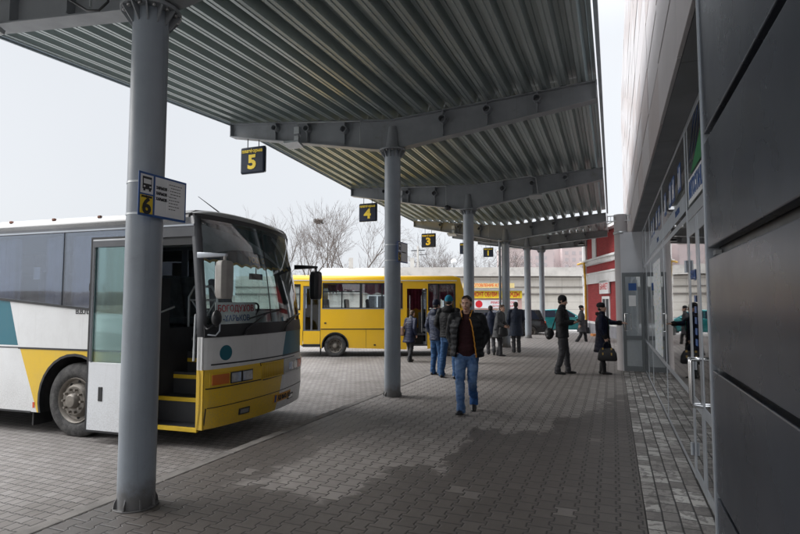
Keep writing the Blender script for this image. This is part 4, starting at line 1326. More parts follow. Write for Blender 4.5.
mb = MB(); mb.bx(-.46, 2.30, -.006, .01, 1.625, 1.65); mb.build('window_sill', m_alu, bus)
def pane(x0, x1, z0, z1, bars=(), top=None):
    mb = MB(); mb.bx(x0 - .02, x1 + .02, .018, .024, z0 - .02, z1 + .02); p = mb.build('window', m_glass, bus)
    mb = MB(); mb.plate(x0 - .03, x1 + .03, z0 - .03, z1 + .03, [(x0 + .012, x1 - .012, z0 + .012, z1 - .012)], -.004, .03)
    for b_ in bars: mb.bx(b_ - .02, b_ + .02, .0, .03, z0, z1 if not top else top)
    if top: mb.bx(x0, x1, .0, .03, top - .02, top + .02)
    mb.build('window_frame', m_blackpl, p)
pane(-.42, .84, 1.66, 2.50, (.22,), 2.22); pane(.90, 2.28, 1.66, 2.50, (1.6,), None); pane(3.22, 4.12, 1.60, 2.48, (3.55,)); pane(-1.68, -1.22, 1.62, 2.45)
for x0, x1 in ((-1.68, -1.22), (-.42, .84), (.90, 2.28), (2.34, 3.16), (3.22, 4.12)):
    mb = MB(); mb.bx(x0 - .02, x1 + .02, BW - .03, BW - .024, 1.6, 2.52); mb.build('far_window', m_glass, bus)
def curtain(x0, x1, z0, z1, y=.10, amp=.02):
    mb = MB(); n = 40
    P = [(x0 + (x1 - x0) * k / n, y + amp * math.sin(k * 1.1 + x0 * 3)) for k in range(n + 1)]
    mb.rings([[(x, yy, z + (.03 * math.sin(k * .5) if z == z0 else 0)) for k, (x, yy) in enumerate(P)] for z in (z0, z1)], cap=False, closed=False)
    mb.build('curtain', y_curt, bus, smooth=True)
curtain(.0, .86, 2.23, 2.52); curtain(.9, 2.3, 2.16, 2.52); curtain(3.28, 3.55, 1.65, 2.48); curtain(3.58, 4.2, 1.95, 2.5); curtain(2.3, 3.2, 1.6, 2.5, BW - .15); curtain(-.42, -.05, 2.23, 2.52, BW - .12); curtain(3.3, 3.9, 1.65, 2.5, BW - .15)
mb = MB(); mb.bx(BX0 + .1, 4.3, .06, BW - .06, .72, .78); mb.bx(2.40, 3.2, .05, .5, .36, .40); mb.bx(-1.15, -.45, .05, .5, .36, .40); mb.build('interior_floor', m_dark, bus)
mb = MB(); mb.bx(BX0 + .1, 4.3, .06, BW - .06, 2.565, 2.595); mb.build('ceiling', mat('minibus_ceiling', (.35, .34, .33), .8), bus)
mb = MB()
for x0, x1 in ((.5, 2.2), (-.55, .5), (2.2, 4)): mb.bx(x0, x1, .25, BW - .25, .34, .68)
mb.each('underbody', m_under, bus)
for k, x in enumerate((-.2, .55, 1.3, 2.0)):
    for y in (.36, .80, 1.72):
        mb = MB(); mb.bx(x - .2, x + .22, y - .2, y + .2, 1.15, 1.25); mb.prism([(x - .22, 1.2), (x - .10, 1.22), (x - .16, 1.98), (x - .28, 1.96)], y - .2, y + .2, 'y'); mb.bx(x - .1, x + .1, y - .1, y + .1, .78, 1.15)
        mb.build('seat', c_seat, bus, bevel=.04)
# rear (folding) door and open front door
d = MB(); d.plate(-1.09, -.51, .42, 2.40, [(-1.02, -.84, .92, 2.33), (-.78, -.58, .92, 2.33)], .012, .045); rd = d.build('door', y_grey, bus)
mb = MB(); mb.bx(-1.03, -.57, .026, .032, .91, 2.34); mb.build('door_glass', m_tint, rd)
mb = MB(); mb.bx(-1.085, -.515, .004, .014, .44, .88); mb.build('door_panel', y_yel, rd)
mb = MB(); mb.bx(-1.09, -.51, -.02, .1, .34, .42); mb.build('step', m_blackpl, bus)
d = MB(); d.plate(-.33, 0, .40, 2.30, [(-.28, -.05, .95, 2.22), (-.28, -.05, .5, .85)], -.02, .02)
d.bm.transform(Matrix.Translation((3.15, .03, 0)) @ Matrix.Rotation(R(-68), 4, 'Z') @ Matrix.Translation((0, 0, 0)))
fd = d.build('door', y_grey, bus, label='open folding door at the front')
mb = MB(); mb.bx(-.29, -.04, -.004, .004, .5, 2.23); mb.bm.transform(Matrix.Translation((3.15, .03, 0)) @ Matrix.Rotation(R(-68), 4, 'Z')); mb.build('door_glass', m_tint, fd)
mb = MB(); mb.tube([(2.56, .1, .8), (2.56, .1, 2.1)], .018, 8); mb.tube([(3.0, .35, .8), (3.0, .35, 2.1)], .018, 8); mb.each('handrail', m_chrome, bus, smooth=60)
mb = MB(); mb.bx(2.9, 3.15, .5, .55, .78, 1.5); mb.bx(2.6, 3.1, .6, .9, .78, .95); mb.each('entrance_partition', y_grey, bus)
# front end, rear end
mb = MB()
mb.rings([[(BX1 - .06, .03, .34), (BX1 - .06, BW - .03, .34)], [(BX1 + .02, .04, .6), (BX1 + .02, BW - .04, .6)], [(BX1, .05, .95), (BX1, BW - .05, .95)], [(BX1 - .09, .05, 1.5), (BX1 - .09, BW - .05, 1.5)]], cap=False, closed=False)
mb.build('front_panel', y_yel, bus, smooth=30)
mb = MB(); mb.face([(4.62, .05, 1.52), (4.62, BW - .05, 1.52), (4.34, BW - .05, 2.6), (4.34, .05, 2.6)]); mb.build('windshield', m_wind, bus)
mb = MB(); mb.bx(BX0, BX0 + .05, .02, BW - .02, .42, 2.6); mb.build('rear_panel', y_yel, bus)
mb = MB(); mb.bx(BX1 - .2, BX1 + .06, .0, BW, .34, .56); mb.build('bumper', m_blackpl, bus, bevel=.03)
for y in (.25, BW - .25):
    mb = MB(); mb.ball((BX1 + .01, y, .82), (.04, .12, .1), 14); mb.build('headlight', m_lens, bus, smooth=True)
for cx in (0, 4.02):
    mb = MB(); a = arch(cx, .38, .46, .30); b_ = arch(cx, .38, .42, .30)
    mb.prism(a + b_[::-1], -.015, .05, 'y'); mb.build('wheel_arch', m_blackpl, bus)
    mb = MB(); a = arch(cx, .38, .43, .30); mb.rings([[(x, y, z) for x, z in a] for y in (.05, .45)], cap=False, closed=False); mb.face([(x, .45, z) for x, z in a]); mb.build('wheel_housing', m_under, bus)
    wheel(bus, cx, .03, .385, .22, convex=False); wheel(bus, cx, BW - .03, .385, .22, side=1, convex=False)
mb = MB(); mb.bx(-.52, -.49, .05, .3, .08, .5); mb.build('mud_flap', m_black, bus)
mb = MB()
for x, z in ((-.3, .5), (1.35, .40), (-.34, 1.15)): mb.box((x, -.004, z), (.07, .01, .05))
mb.each('side_marker', m_blackpl, bus)
mb = MB()
for x in (1.05, 2.0): mb.bx(x - .004, x + .004, -.002, .004, .3, .93)
mb.each('panel_gap', m_blackpl, bus)
mb = MB(); mb.tube([(4.5, -.02, 2.2), (4.68, -.2, 2.25), (4.7, -.25, 2.1)], .015, 6); mb.box((4.7, -.25, 1.9), (.08, .16, .36)); mb.build('mirror', m_blackpl, bus, bevel=.02)
# ------------------------------------------------------------------ far setting
m_wall = None
def wall_mat():
    M = Mat('stained_pale_blocks'); p = M.pos(); x, y, z = M.xyz(p)
    br = M.new('TexBrick'); br.inputs['Scale'].default_value = 1.0
    br.inputs['Brick Width'].default_value = 1.5; br.inputs['Row Height'].default_value = .62; br.inputs['Mortar Size'].default_value = .014; br.offset = 0.0
    br.inputs['Color1'].default_value = (.47, .44, .385, 1); br.inputs['Color2'].default_value = (.53, .50, .45, 1); br.inputs['Mortar'].default_value = (.25, .23, .2, 1)
    c_ = M.new('CombineXYZ'); M.link(x, c_.inputs[0]); M.link(z, c_.inputs[1]); M.link(c_.outputs[0], br.inputs['Vector'])
    n = M.noise(p, 1.2, 7, .7, .5); s = M.noise(p, 1, 6, .7, scalev=(2.5, 2.5, .35))
    c = M.mix(n.smooth(.4, .75) * .35, br.outputs['Color'], (.33, .30, .26)); c = M.mix(s.smooth(.5, .72) * .4, c, (.29, .265, .23))
    M.link(c, M.b.inputs['Base Color']); M.b.inputs['Roughness'].default_value = .9; M.bump(n, .4, .02)
    return M.m
m_wall = wall_mat()
m_fascia = mat('weathered_fascia', (.50, .475, .44), .9, 0, .1, .8, dirt=(.33, .31, .28), dirt_amt=.1)
m_roofing = mat('grey_sheet_roof', (.34, .33, .31), .85, 0, .15, .8, dirt=(.22, .22, .19), dirt_amt=.1)
# the long low warehouse across the street: local x along the front
wh = empty('warehouse', (-22.1, 39.6, AP), math.atan2(47.5 - 39.6, 22.1 - 2.1), 'long low pale block warehouse with a plain fascia across the street, behind the minibus', 'building')
L0, L1 = -8.0, 27.0
mb = MB(); mb.bx(L0, L1, 0, 9, 0, 4.05); mb.build('wall', m_wall, wh)
mb = MB(); mb.bx(4.5, L1 + .1, -.22, -.02, 4.02, 4.78); mb.build('fascia', m_fascia, wh)
mb = MB(); mb.bx(4.5, L1, -.12, 0, 3.93, 4.02); mb.bx(L0, L1, -.10, -.002, 2.50, 2.60); mb.bx(L0, L1, -.09, -.002, 3.1, 3.16); mb.build('course_and_shadow_line', mat('dark_course_and_shadow', (.17, .155, .14), .9), wh)  # topmost strip is the shadow line under the fascia, modelled as a dark band
mb = MB(); mb.bx(L0, L1, -.05, -.002, 0, .7); mb.build('plinth', mat('plinth_grey', (.3, .29, .28), .9, 0, .2), wh)
mb = MB(); mb.prism([(-.4, 4.05), (4.0, 5.0), (9.3, 4.05)], -1.2, L1, 'x'); mb.paint(lambda c, f: 0); mb.build('roof', m_roofing, wh)
mb = MB()
for x in (1.2, 6.8, 12): mb.bx(x, x + .35, 3.5, 3.9, 4.7, 5.9)
mb.each('chimney', m_fascia, wh)
for x in (3.2, 9.5, 13.0, 22.6):
    mb = MB(); mb.bx(x, x + 1.5, -.02, .0, 1.2, 2.4); f_ = mb.build('window', m_dark, wh)
    mb = MB(); mb.plate(x - .05, x + 1.55, 1.15, 2.45, [(x + .03, x + .7, 1.23, 2.37), (x + .8, x + 1.47, 1.23, 2.37)], -.04, -.015); mb.build('window_frame', m_white, f_)
# kiosk with shop boards
kd = math.atan2(36.5 - 35.26, 8.96 - 5.83)
ki = empty('repair_kiosk', (-9.8, 34.9, AP), kd, 'low pink repair kiosk with yellow and orange boards in front of the warehouse', 'kiosk')
m_pink = mat('pink_render', (.55, .36, .32), .85, 0, .1, 2)
mb = MB(); mb.bx(0, 4.4, 0, 2.2, 0, 2.62); mb.build('wall', m_pink, ki)
mb = MB(); mb.bx(-.15, 4.45, -.3, 2.4, 2.62, 2.74); mb.build('roof', m_roofing, ki)
mb = MB(); mb.bx(.6, 4.40, -.1, -.02, 2.12, 2.62); b_ = mb.build('shop_board', mat('bright_yellow_board', (.85, .62, .03), .5), ki)
text('board_lettering', 'РЕМОНТ ОБУВИ И ОДЕЖДЫ', .40, (2.5, -.105, 2.37), FY, m_red, b_, .012, sx=.62)
mb = MB(); mb.bx(.4, 3.9, -.06, -.04, 2.82, 3.14); b_ = mb.build('roof_board', mat('cream_board', (.75, .6, .28), .5), ki)
mb = MB()
for x in (.6, 2.2, 3.7): mb.bx(x, x + .05, -.04, .0, 2.7, 3.1)
mb.each('board_post', m_galv, b_)
text('board_lettering', 'ИЗГОТОВЛЕНИЕ КЛЮЧЕЙ', .28, (2.15, -.065, 2.98), FY, mat('orange_red', (.75, .12, .02), .5), b_, .008, sx=.8)
mb = MB(); mb.bx(1.0, 4.1, -.04, -.01, 1.45, 2.0); b_ = mb.build('white_board', m_white, ki)
text('board_lettering', 'РЕМОНТ ЧАСОВ', .2, (3.1, -.045, 1.82), FY, m_red, b_, .004); text('board_lettering', 'ЗАТОЧКА НОЖЕЙ', .16, (3.1, -.045, 1.58), FY, m_red, b_, .003)
mb = MB(); mb.cyl((1.5, -.045, 1.73), (1.5, -.05, 1.73), .24, seg=24); mb.build('board_disc', m_red, b_)
mb = MB(); mb.bx(1.2, 3.6, -.012, -.002, .7, 1.35); mb.build('window', m_dark, ki)

# red brick building with white bands: wall runs from A (near) to B (far corner)
A = V((.20, 26.6, AP)); Bp = V((-1.46, 31.9, AP))
ang = math.atan2(A.y - Bp.y, A.x - Bp.x)
Lw = (A - Bp).length + 2.5
O = Bp + (A - Bp).normalized() * Lw
rb = empty('red_building', tuple(O), ang + PI, 'dark red building with white bands, a yellow gas pipe and a shop door', 'building')
def rbb(mb, name, m, parent, **k):
    mb.bm.transform(Matrix.Translation((Lw, 0, 0)) @ Matrix.Scale(-1, 4, (1, 0, 0)))
    return mb.build(name, m, parent, **k)
def red_mat():
    M = Mat('red_painted_brick'); p = M.pos(); x, y, z = M.xyz(p)
    br = M.new('TexBrick'); br.inputs['Scale'].default_value = 1; br.inputs['Brick Width'].default_value = .25; br.inputs['Row Height'].default_value = .075; br.inputs['Mortar Size'].default_value = .006
    br.inputs['Color1'].default_value = (.27, .024, .028, 1); br.inputs['Color2'].default_value = (.34, .034, .036, 1); br.inputs['Mortar'].default_value = (.15, .02, .02, 1)
    c_ = M.new('CombineXYZ'); M.link(x, c_.inputs[0]); M.link(z, c_.inputs[1]); M.link(c_.outputs[0], br.inputs['Vector'])
    n = M.noise(p, 1.3, 6, .65); c = M.mix(n.smooth(.45, .75) * .35, br.outputs['Color'], (.32, .07, .06))
    M.link(c, M.b.inputs['Base Color']); M.b.inputs['Roughness'].default_value = .8; return M.m
m_rb = red_mat(); m_wt = mat('white_stucco', (.66, .655, .65), .8, 0, .08, 1.5, dirt=(.45, .44, .43), dirt_amt=.08)
# local: x along the wall, the seen face towards -y (the apron side lies to +y)
# seen face: local +y side is towards the camera when the wall runs away to the left
mb = MB(); mb.bx(-.02, Lw, -6, 0, .75, 5.35); rbb(mb, 'wall', m_rb, rb)
mb = MB(); mb.bx(-.06, Lw, -6.02, .06, 0, .72); rbb(mb, 'plinth', mat('grey_plinth', (.22, .22, .24), .8, 0, .15), rb)
mb = MB(); mb.bx(-.08, Lw, -6.04, .05, .72, .84); mb.bx(-.12, Lw, -6.1, .12, 2.83, 3.33); mb.bx(-.16, Lw, -6.1, .16, 3.33, 3.41)
mb.bx(-.12, Lw, -6.1, .10, 3.88, 4.06); mb.bx(-.2, Lw, -6.1, .2, 4.06, 4.16); rbb(mb, 'band', m_wt, rb)
mb = MB(); x = .0
while x < Lw: mb.bx(x, x + .09, .1, .17, 3.80, 3.88); x += .19
mb.bm.transform(Matrix.Translation((Lw, 0, 0)) @ Matrix.Scale(-1, 4, (1, 0, 0))); mb.each('dentil', m_wt, rb)
mb = MB(); mb.bx(-.1, .62, -.5, .09, .84, 2.83); mb.bx(-.1, .5, -.5, .085, 3.41, 3.88); mb.bx(-.1, .62, -.5, .09, 4.16, 5.35); mb.bx(1.75, 2.45, -.2, .05, 4.16, 5.35); mb.bm.transform(Matrix.Translation((Lw, 0, 0)) @ Matrix.Scale(-1, 4, (1, 0, 0))); mb.each('quoin', m_wt, rb)
mb = MB(); mb.bx(-.45, Lw, -6.4, .35, 5.35, 5.5); rbb(mb, 'eaves', m_wt, rb)
mb = MB(); mb.prism([(-6.5, 5.5), (.40, 5.5), (-3, 6.3)], -.5, Lw, 'x'); rbb(mb, 'roof', m_roofing, rb)
mb = MB(); mb.tube([(.95, .22, .9), (.95, .22, 3.0), (.95, .26, 3.6), (.95, .26, 4.0), (.2, .26, 4.02), (-.4, .26, 4.02)], .055, 10); rbb(mb, 'gas_pipe', mat('pipe_yellow', (.72, .42, .03), .5), rb, smooth=50)
mb = MB(); mb.tube([(.95, .24, .0), (.95, .24, .9)], .09, 10); mb.bx(.78, 1.12, .12, .36, .1, .5); rbb(mb, 'pipe_housing', m_blackpl, rb, smooth=50)
mb = MB(); mb.bx(3.3, 4.5, .0, .05, .1, 2.15); dd = rbb(mb, 'door', m_white, rb)
for x0, x1 in ((3.42, 3.85), (3.95, 4.38)):
    mb = MB(); mb.bx(x0, x1, .05, .055, .75, 2.02); rbb(mb, 'door_glass', m_dark, dd)
mb = MB(); mb.bx(3.45, 3.75, .055, .06, 1.55, 1.75); rbb(mb, 'door_notice', m_red, dd)
mb = MB(); mb.bx(3.15, 4.65, .04, .12, 2.28, 2.93); sg = rbb(mb, 'shop_board', m_white, rb)
text('shop_lettering', 'БАНКЕТ', .42, (Lw - 3.9, .125, 2.61), (PI / 2, 0, PI), m_red, sg, .006, sx=.8)
mb = MB(); mb.bx(3.1, 3.6, .25, .6, .0, .28); tag(rbb(mb, 'crate', mat('orange_crate', (.5, .2, .06), .7), None, bevel=.01), 'small orange crate on the ground by the shop door of the red building', 'crate').matrix_basis = rb.matrix_basis.copy()
# utility poles and the globe lamp beyond the warehouse
def pole(x, y, h, r, lb, arms=True):
    e = empty('utility_pole', (x, y, AP), 0, lb, 'pole', 'concrete poles beyond the warehouse')
    mb = MB(); mb.tube([(0, 0, 0), (0, 0, h)], [r, r * .6], 10); mb.build('post', m_fascia, e, smooth=40)
    if arms:
        mb = MB(); mb.box((0, 0, h - .5), (1.6, .08, .1)); mb.box((.6, 0, h - 1.0), (.9, .06, .08)); mb.build('cross_arm', m_dark, e)
    return e
pole(-20.37, 56.6, 8.2, .17, 'tall pale utility pole left of the hanging 3 sign')
pole(-22.6, 55.2, 5.9, .15, 'short pale pole stump on the skyline between the column and the hanging 3 sign', False)
e = empty('street_lamp', (-16.6, 58.1, AP), 0, 'white globe street lamp on a thin post above the warehouse roof', 'street lamp')
mb = MB(); mb.tube([(0, 0, 0), (0, 0, 6.1)], .05, 8); mb.build('post', m_dark, e)
mb = MB(); mb.ball((0, 0, 6.4), .34, 20); mb.build('globe', m_white, e, smooth=True)

# tower blocks far away
def block_mat(name, c1, c2):
    M = Mat(name); p = M.pos(); n = M.noise(p, .08, 5, .6)
    M.link(M.mix(n.smooth(.35, .65), c1, c2), M.b.inputs['Base Color']); M.b.inputs['Roughness'].default_value = .9; return M.m
tm = block_mat('far_pink_render', (.50, .42, .42), (.56, .47, .46)); m_fw = mat('far_window', (.42, .38, .39), .6)  # window colour paled to stand for haze over the distance
def tower(x, y, w_, h, dpt, lb, rot=.36, st=0):
    e = empty('apartment_block', (x, y, AP), rot, lb, 'building', 'far apartment blocks')
    mb = MB(); mb.bx(0, w_, 0, dpt, 0, h)
    if st: mb.bx(w_ * .15, w_ * .5, 1, dpt - 1, h, h + st)
    mb.build('wall', tm, e)
    z = 2.0; mb = MB()
    while z < h - 2:
        x_ = 1.2
        while x_ < w_ - 1.6:
            mb.bx(x_, x_ + 1.5, -.05, .01, z, z + 1.5); x_ += 3.1
        z += 2.9
    mb.build('windows', m_fw, e)
    mb = MB(); mb.bx(-.2, w_ + .2, -.2, dpt, h + st * 0 + .01, h + .5) if not st else mb.bx(w_ * .15 - .2, w_ * .5 + .2, .8, dpt - .8, h + st + .01, h + st + .4); mb.build('parapet', m_fascia, e)
tower(-42, 220, 21, 24, 14, 'far pinkish apartment block above the warehouse behind the hanging 1 sign')
tower(-29, 240, 9, 28.0, 14, 'far pinkish tower block with a stepped top above the man in the black cap', st=3.0)
tower(-20.0, 240, 12, 26.0, 14, 'far pinkish apartment block beside the red building roof')

# bare trees: recursive limbs as tapered tubes
m_bark = mat('bare_bark', (.085, .07, .06), .9, 0, .25, 3)
m_twig = mat('bare_twigs', (.11, .088, .078), .9, 0, .2, 2)
def tree(name, x, y, h, lean, seed, label, spread=1.0, depth=6, r0=None):
    rnd = random.Random(seed)
    e = empty(name, (x, y, AP), rnd.uniform(0, 6), label, 'tree', 'bare winter trees beyond the warehouse')
    tk, cr = MB(), MB()
    r0 = r0 or h * .014
    def grow(p, d, L, r, lev):
        n = 4 if lev < 3 else 3
        pts, rr = [p], [r]
        q = p.copy(); dd = d.copy()
        for k in range(n):
            dd = (dd + V((rnd.gauss(0, .13), rnd.gauss(0, .13), rnd.gauss(.04, .08)))).normalized()
            q = q + dd * L / n
            pts.append(q.copy()); rr.append(r * (1 - .45 * (k + 1) / n))
        (tk if lev < 2 else cr).tube(pts, rr, 7 if lev < 2 else (5 if lev < 4 else 3), cap=False)
        if lev >= depth: return
        kids_ = rnd.choice((3, 3, 4)) if lev < depth - 1 else 2
        if lev == 0: kids_ = 5
        for k in range(kids_):
            t = 1.0 if k == 0 else rnd.uniform(.35 if lev else .4, .97)
            i = min(n - 1, int(t * n)); f = t * n - i
            pp = pts[i].lerp(pts[i + 1], f)
            a = rnd.uniform(0, 2 * PI); tilt = (rnd.uniform(.05, .3) if k == 0 else rnd.uniform(.55, 1.1)) * spread
            ax = dd.orthogonal().normalized(); ax.rotate(Matrix.Rotation(a, 3, dd))
            nd = (dd * math.cos(tilt) + ax * math.sin(tilt)); nd.z += .05
            grow(pp, nd.normalized(), L * rnd.uniform(.58, .78), max(.010, rr[i] * rnd.uniform(.5, .68)), lev + 1)
    grow(V((0, 0, 0)), V((lean, 0, 1)).normalized(), h * .34, r0, 0)
    k_ = h / max(v.co.z for b__ in (tk, cr) for v in b__.bm.verts)
    for b__ in (tk, cr):
        for v in b__.bm.verts: v.co *= k_
    tk.build('trunk', m_bark, e, smooth=True); cr.build('crown', m_twig, e, smooth=True)
    return e
def at(px, zc):
    s, c = math.sin(R(21.73)), math.cos(R(21.73)); l = (px - 400) / 533.33 * zc
    return -zc * s + l * c, zc * c + l * s
TR = [(327, 56, 13.4, .0, 3, 'largest bare tree with a dark nest, above the left end of the yellow minibus', .72, 6),
      (352, 52, 12.2, .16, 11, 'leaning bare tree under the hanging 4 sign', .8, 5),
      (303, 62, 13.2, .0, 5, 'bare tree right beside the top corner of the coach windshield', .7, 5),
      (280, 66, 14.0, -.03, 8, 'thin bare tree showing above the coach roof near its aerial', .7, 5),
      (437, 72, 11.6, .1, 21, 'bare tree with rising limbs to the right of the hanging 3 sign', 1.0, 6),
      (424, 70, 11.0, -.05, 15, 'bare tree behind the pale utility pole under the hanging 3 sign', .8, 5),
      (412, 76, 9.6, .0, 33, 'low bare tree just right of the platform 5 board', 1.0, 5),
      (318, 74, 10.0, .0, 41, 'small bare tree low behind the nest tree', 1.0, 5),
      (382, 70, 9.6, .0, 55, 'small bare tree just left of the column with the platform 5 board', 1.0, 5),
      (490, 85, 12.5, .0, 61, 'bushy bare tree under the hanging 1 sign', 1.1, 6),
      (516, 95, 12.3, .0, 71, 'bushy bare tree in front of the far pink block, right of the downpipe column', 1.1, 6),
      (566, 120, 12.5, .0, 81, 'low bare tree on the skyline above the man with the phone', 1.1, 5)]
for k, (px, zc, h, lean, seed, lb, sp_, dp) in enumerate(TR):
    x, y = at(px, zc)
    t = tree('bare_tree', x, y, h, lean, seed, lb, sp_, dp)
    if k == 0:
        # the nest sits in the fork nearest to where it is seen
        want = V((*at(318, 56), 1.7 + (302 - 221) / 533 * 56)); M_ = Matrix.Translation(t.location) @ t.rotation_euler.to_matrix().to_4x4()
        nest_at = min((M_ @ v.co for c_ in kids(t) for v in c_.data.vertices), key=lambda p: (p - want).length)
mb = MB()
for k in range(60):
    a, b_ = random.uniform(0, 6.28), random.uniform(-1, 1); p = V((math.cos(a), math.sin(a), b_ * .6)) * .34
    q = p + V((random.gauss(0, .16), random.gauss(0, .16), random.gauss(0, .1))); mb.tube([p, q], .04, 4)
mb.ball((0, 0, 0), (.36, .36, .3), 10)
tag(mb.build('bird_nest', m_bark), "dark bird's nest high in the largest bare tree", 'nest').location = nest_at

# low wooded rise far off, and the houses across the road behind the camera that the glass mirrors
mb = MB(); n = 60
for ring_r, in ((0,),):
    rs = []
    for k in range(n + 1):
        a = 2 * PI * k / n
        hgt = 7 + 5 * noise.noise(V((math.cos(a) * 2, math.sin(a) * 2, 3)))
        rs.append([(math.cos(a) * r_, math.sin(a) * r_, z_) for r_, z_ in ((330, AP - .5), (350, hgt * .7), (390, hgt), (480, hgt * .8))])
    mb.rings(rs, cap=False, closed=False)
tag(mb.build('hills', mat('winter_wood', (.10, .085, .072), .95, 0, .35, .05, .4, .4), smooth=True), kind='structure')
hb = empty('brick_house', (-30, -24, AP), 0, 'long brown house behind the viewpoint, mirrored in the coach windows', 'house')
mb = MB(); mb.bx(0, 34, -8, 0, 0, 3.2); mb.build('wall', mat('brown_render', (.19, .15, .125), .9, 0, .3, .6, dirt=(.1, .09, .08), dirt_amt=.1), hb)
mb = MB(); mb.prism([(-9, 3.2), (.8, 3.2), (-4, 4.6)], -.5, 34.5, 'x'); mb.build('roof', m_roofing, hb)
for k in range(9):
    mb = MB(); mb.bx(2 + k * 3.6, 3.3 + k * 3.6, -.02, .04, 1.2, 2.8); mb.build('window', m_dark, hb)

# ------------------------------------------------------------------ parked cars
def car(name, loc, rz, paint, label, L=4.1, W=1.68, Hh=1.45, est=False):
    e = empty(name, loc, rz, label, 'car')
    # local: x forward; body as a lofted hull of cross sections
    prof = [(-L / 2, .42, .72), (-L / 2 + .12, .30, .92), (-L / 2 + .7, .24, .96), (-.6, .22, .96), (.55, .22, .95), (1.1, .24, .92), (L / 2 - .35, .26, .78), (L / 2 - .08, .32, .66), (L / 2, .40, .56)]
    mb = MB(); rs = []
    for x, zb, zt in prof:
        w2 = W / 2 * (1 - .10 * (abs(x) / (L / 2)) ** 3)
        rs.append([(x, -w2 * .94, zb), (x, -w2, (zb + zt) / 2), (x, -w2 * .95, zt), (x, -w2 * .5, zt + .03), (x, w2 * .5, zt + .03), (x, w2 * .95, zt), (x, w2, (zb + zt) / 2), (x, w2 * .94, zb)])
    mb.rings(rs); mb.build('body', paint, e, smooth=35, bevel=.02)
    xb = -L / 2 + (.12 if est else .35)
    cab = [(xb, .93, .93), (xb + (.2 if est else .55), Hh - .05, .80), (-.2, Hh, .80), (.25, Hh - .04, .80), (1.05, .93, .93)]
    mb = MB()
    lo = [(x, s * W / 2 * k, z) for s in (1,) for x, z, k in cab]
    def sec(s): return [V((x, s * W / 2 * k, z)) for x, z, k in cab]
    a, b_ = sec(-1), sec(1)
    vs = [mb.bm.verts.new(p) for p in a] + [mb.bm.verts.new(p) for p in b_]
    n = len(a)
    for i in range(n - 1): mb.bm.faces.new((vs[i], vs[i + 1], vs[n + i + 1], vs[n + i]))
    mb.bm.faces.new(vs[:n]); mb.bm.faces.new(vs[n:][::-1])
    mb.build('cabin', paint, e, bevel=.04)
    # glass set just proud of the cabin
    for s in (-1, 1):
        for x0, x1 in ((xb + .25, -.45), (-.37, .75)):
            y = s * (W / 2 * .87 + .012); mb = MB()
            mb.prism([(x0, .97), (x1 if x1 < 0 else x1 + .05, .97), (x1 - (.0 if x1 < 0 else .48), Hh - .09), (x0 + (.28 if x0 < -.5 else 0), Hh - .09)], -.006, .006, 'y')
            mb.bm.transform(Matrix.Translation((0, y, 0)) @ Matrix.Translation((0, 0, 1.2)) @ Matrix.Rotation(s * R(14), 4, 'X') @ Matrix.Translation((0, 0, -1.2)))
            mb.build('side_window', m_black if False else m_navy, e)
    def quad(xa, za, xc, zc_, nm):
        d = V((xc - xa, 0, zc_ - za)); nrm = V((-d.z, 0, d.x)).normalized() * .012
        mb = MB(); w0, w1 = W / 2 * .84, W / 2 * .72
        P = [V((xa, -w0, za)) + nrm, V((xa, w0, za)) + nrm, V((xc, w1, zc_)) + nrm, V((xc, -w1, zc_)) + nrm]
        mb.rings([P, [p - nrm * .8 for p in P]]); mb.build(nm, m_navy, e)
    quad(1.0, .97, .32, Hh - .07, 'windshield'); quad(xb + .02, .97, xb + (.18 if est else .5), Hh - .1, 'rear_window')
    for s in (-1, 1):
        mb = MB(); mb.ball((L / 2 - .12, s * W * .36, .66), (.10, .2, .09), 10); mb.build('headlight', m_lens, e, smooth=True)
        mb = MB(); mb.ball((-L / 2 + .08, s * W * .38, .80), (.08, .12, .10), 10); mb.build('tail_light', m_redlens, e, smooth=True)
        mb = MB(); mb.ball((.72, s * (W / 2 + .06), .99), (.07, .1, .06), 10); mb.build('mirror', paint, e, smooth=True)
        for x in (-L * .31, L * .32):
            wheel(e, x, s * (W / 2 + .005), .31, .19, side=s, convex=False)
            mb = MB(); mb.lathe([(0, .36), (0, .315), (.03, .315), (.03, .36), (0, .36)], (x, s * (W / 2 - .01), .32), 'y', 28); mb.build('wheel_arch', m_black, e)
    mb = MB()
    for x in (L / 2 - .03, -L / 2 + .02): mb.box((x, 0, .42), (.12, W * .92, .16))
    mb.build('bumper', m_blackpl, e, bevel=.03)
    return e
p_teal = mat('teal_car_paint', (.02, .22, .23), .25, .3, .06, coat=.6); p_dark = mat('dark_car_paint', (.018, .02, .023), .25, .2, .1, coat=.6)
cx, cy = at(560, 32.2); car('parked_car', (cx, cy + .6, AP), R(12), p_teal, 'teal hatchback parked across the street between the man with the phone and the red building')
cx, cy = at(499, 28.2); car('parked_car', (cx, cy + .7, AP), R(200), p_dark, 'dark estate car parked past the platform behind the man in the long navy coat', L=4.4, W=1.74, Hh=1.5, est=True)
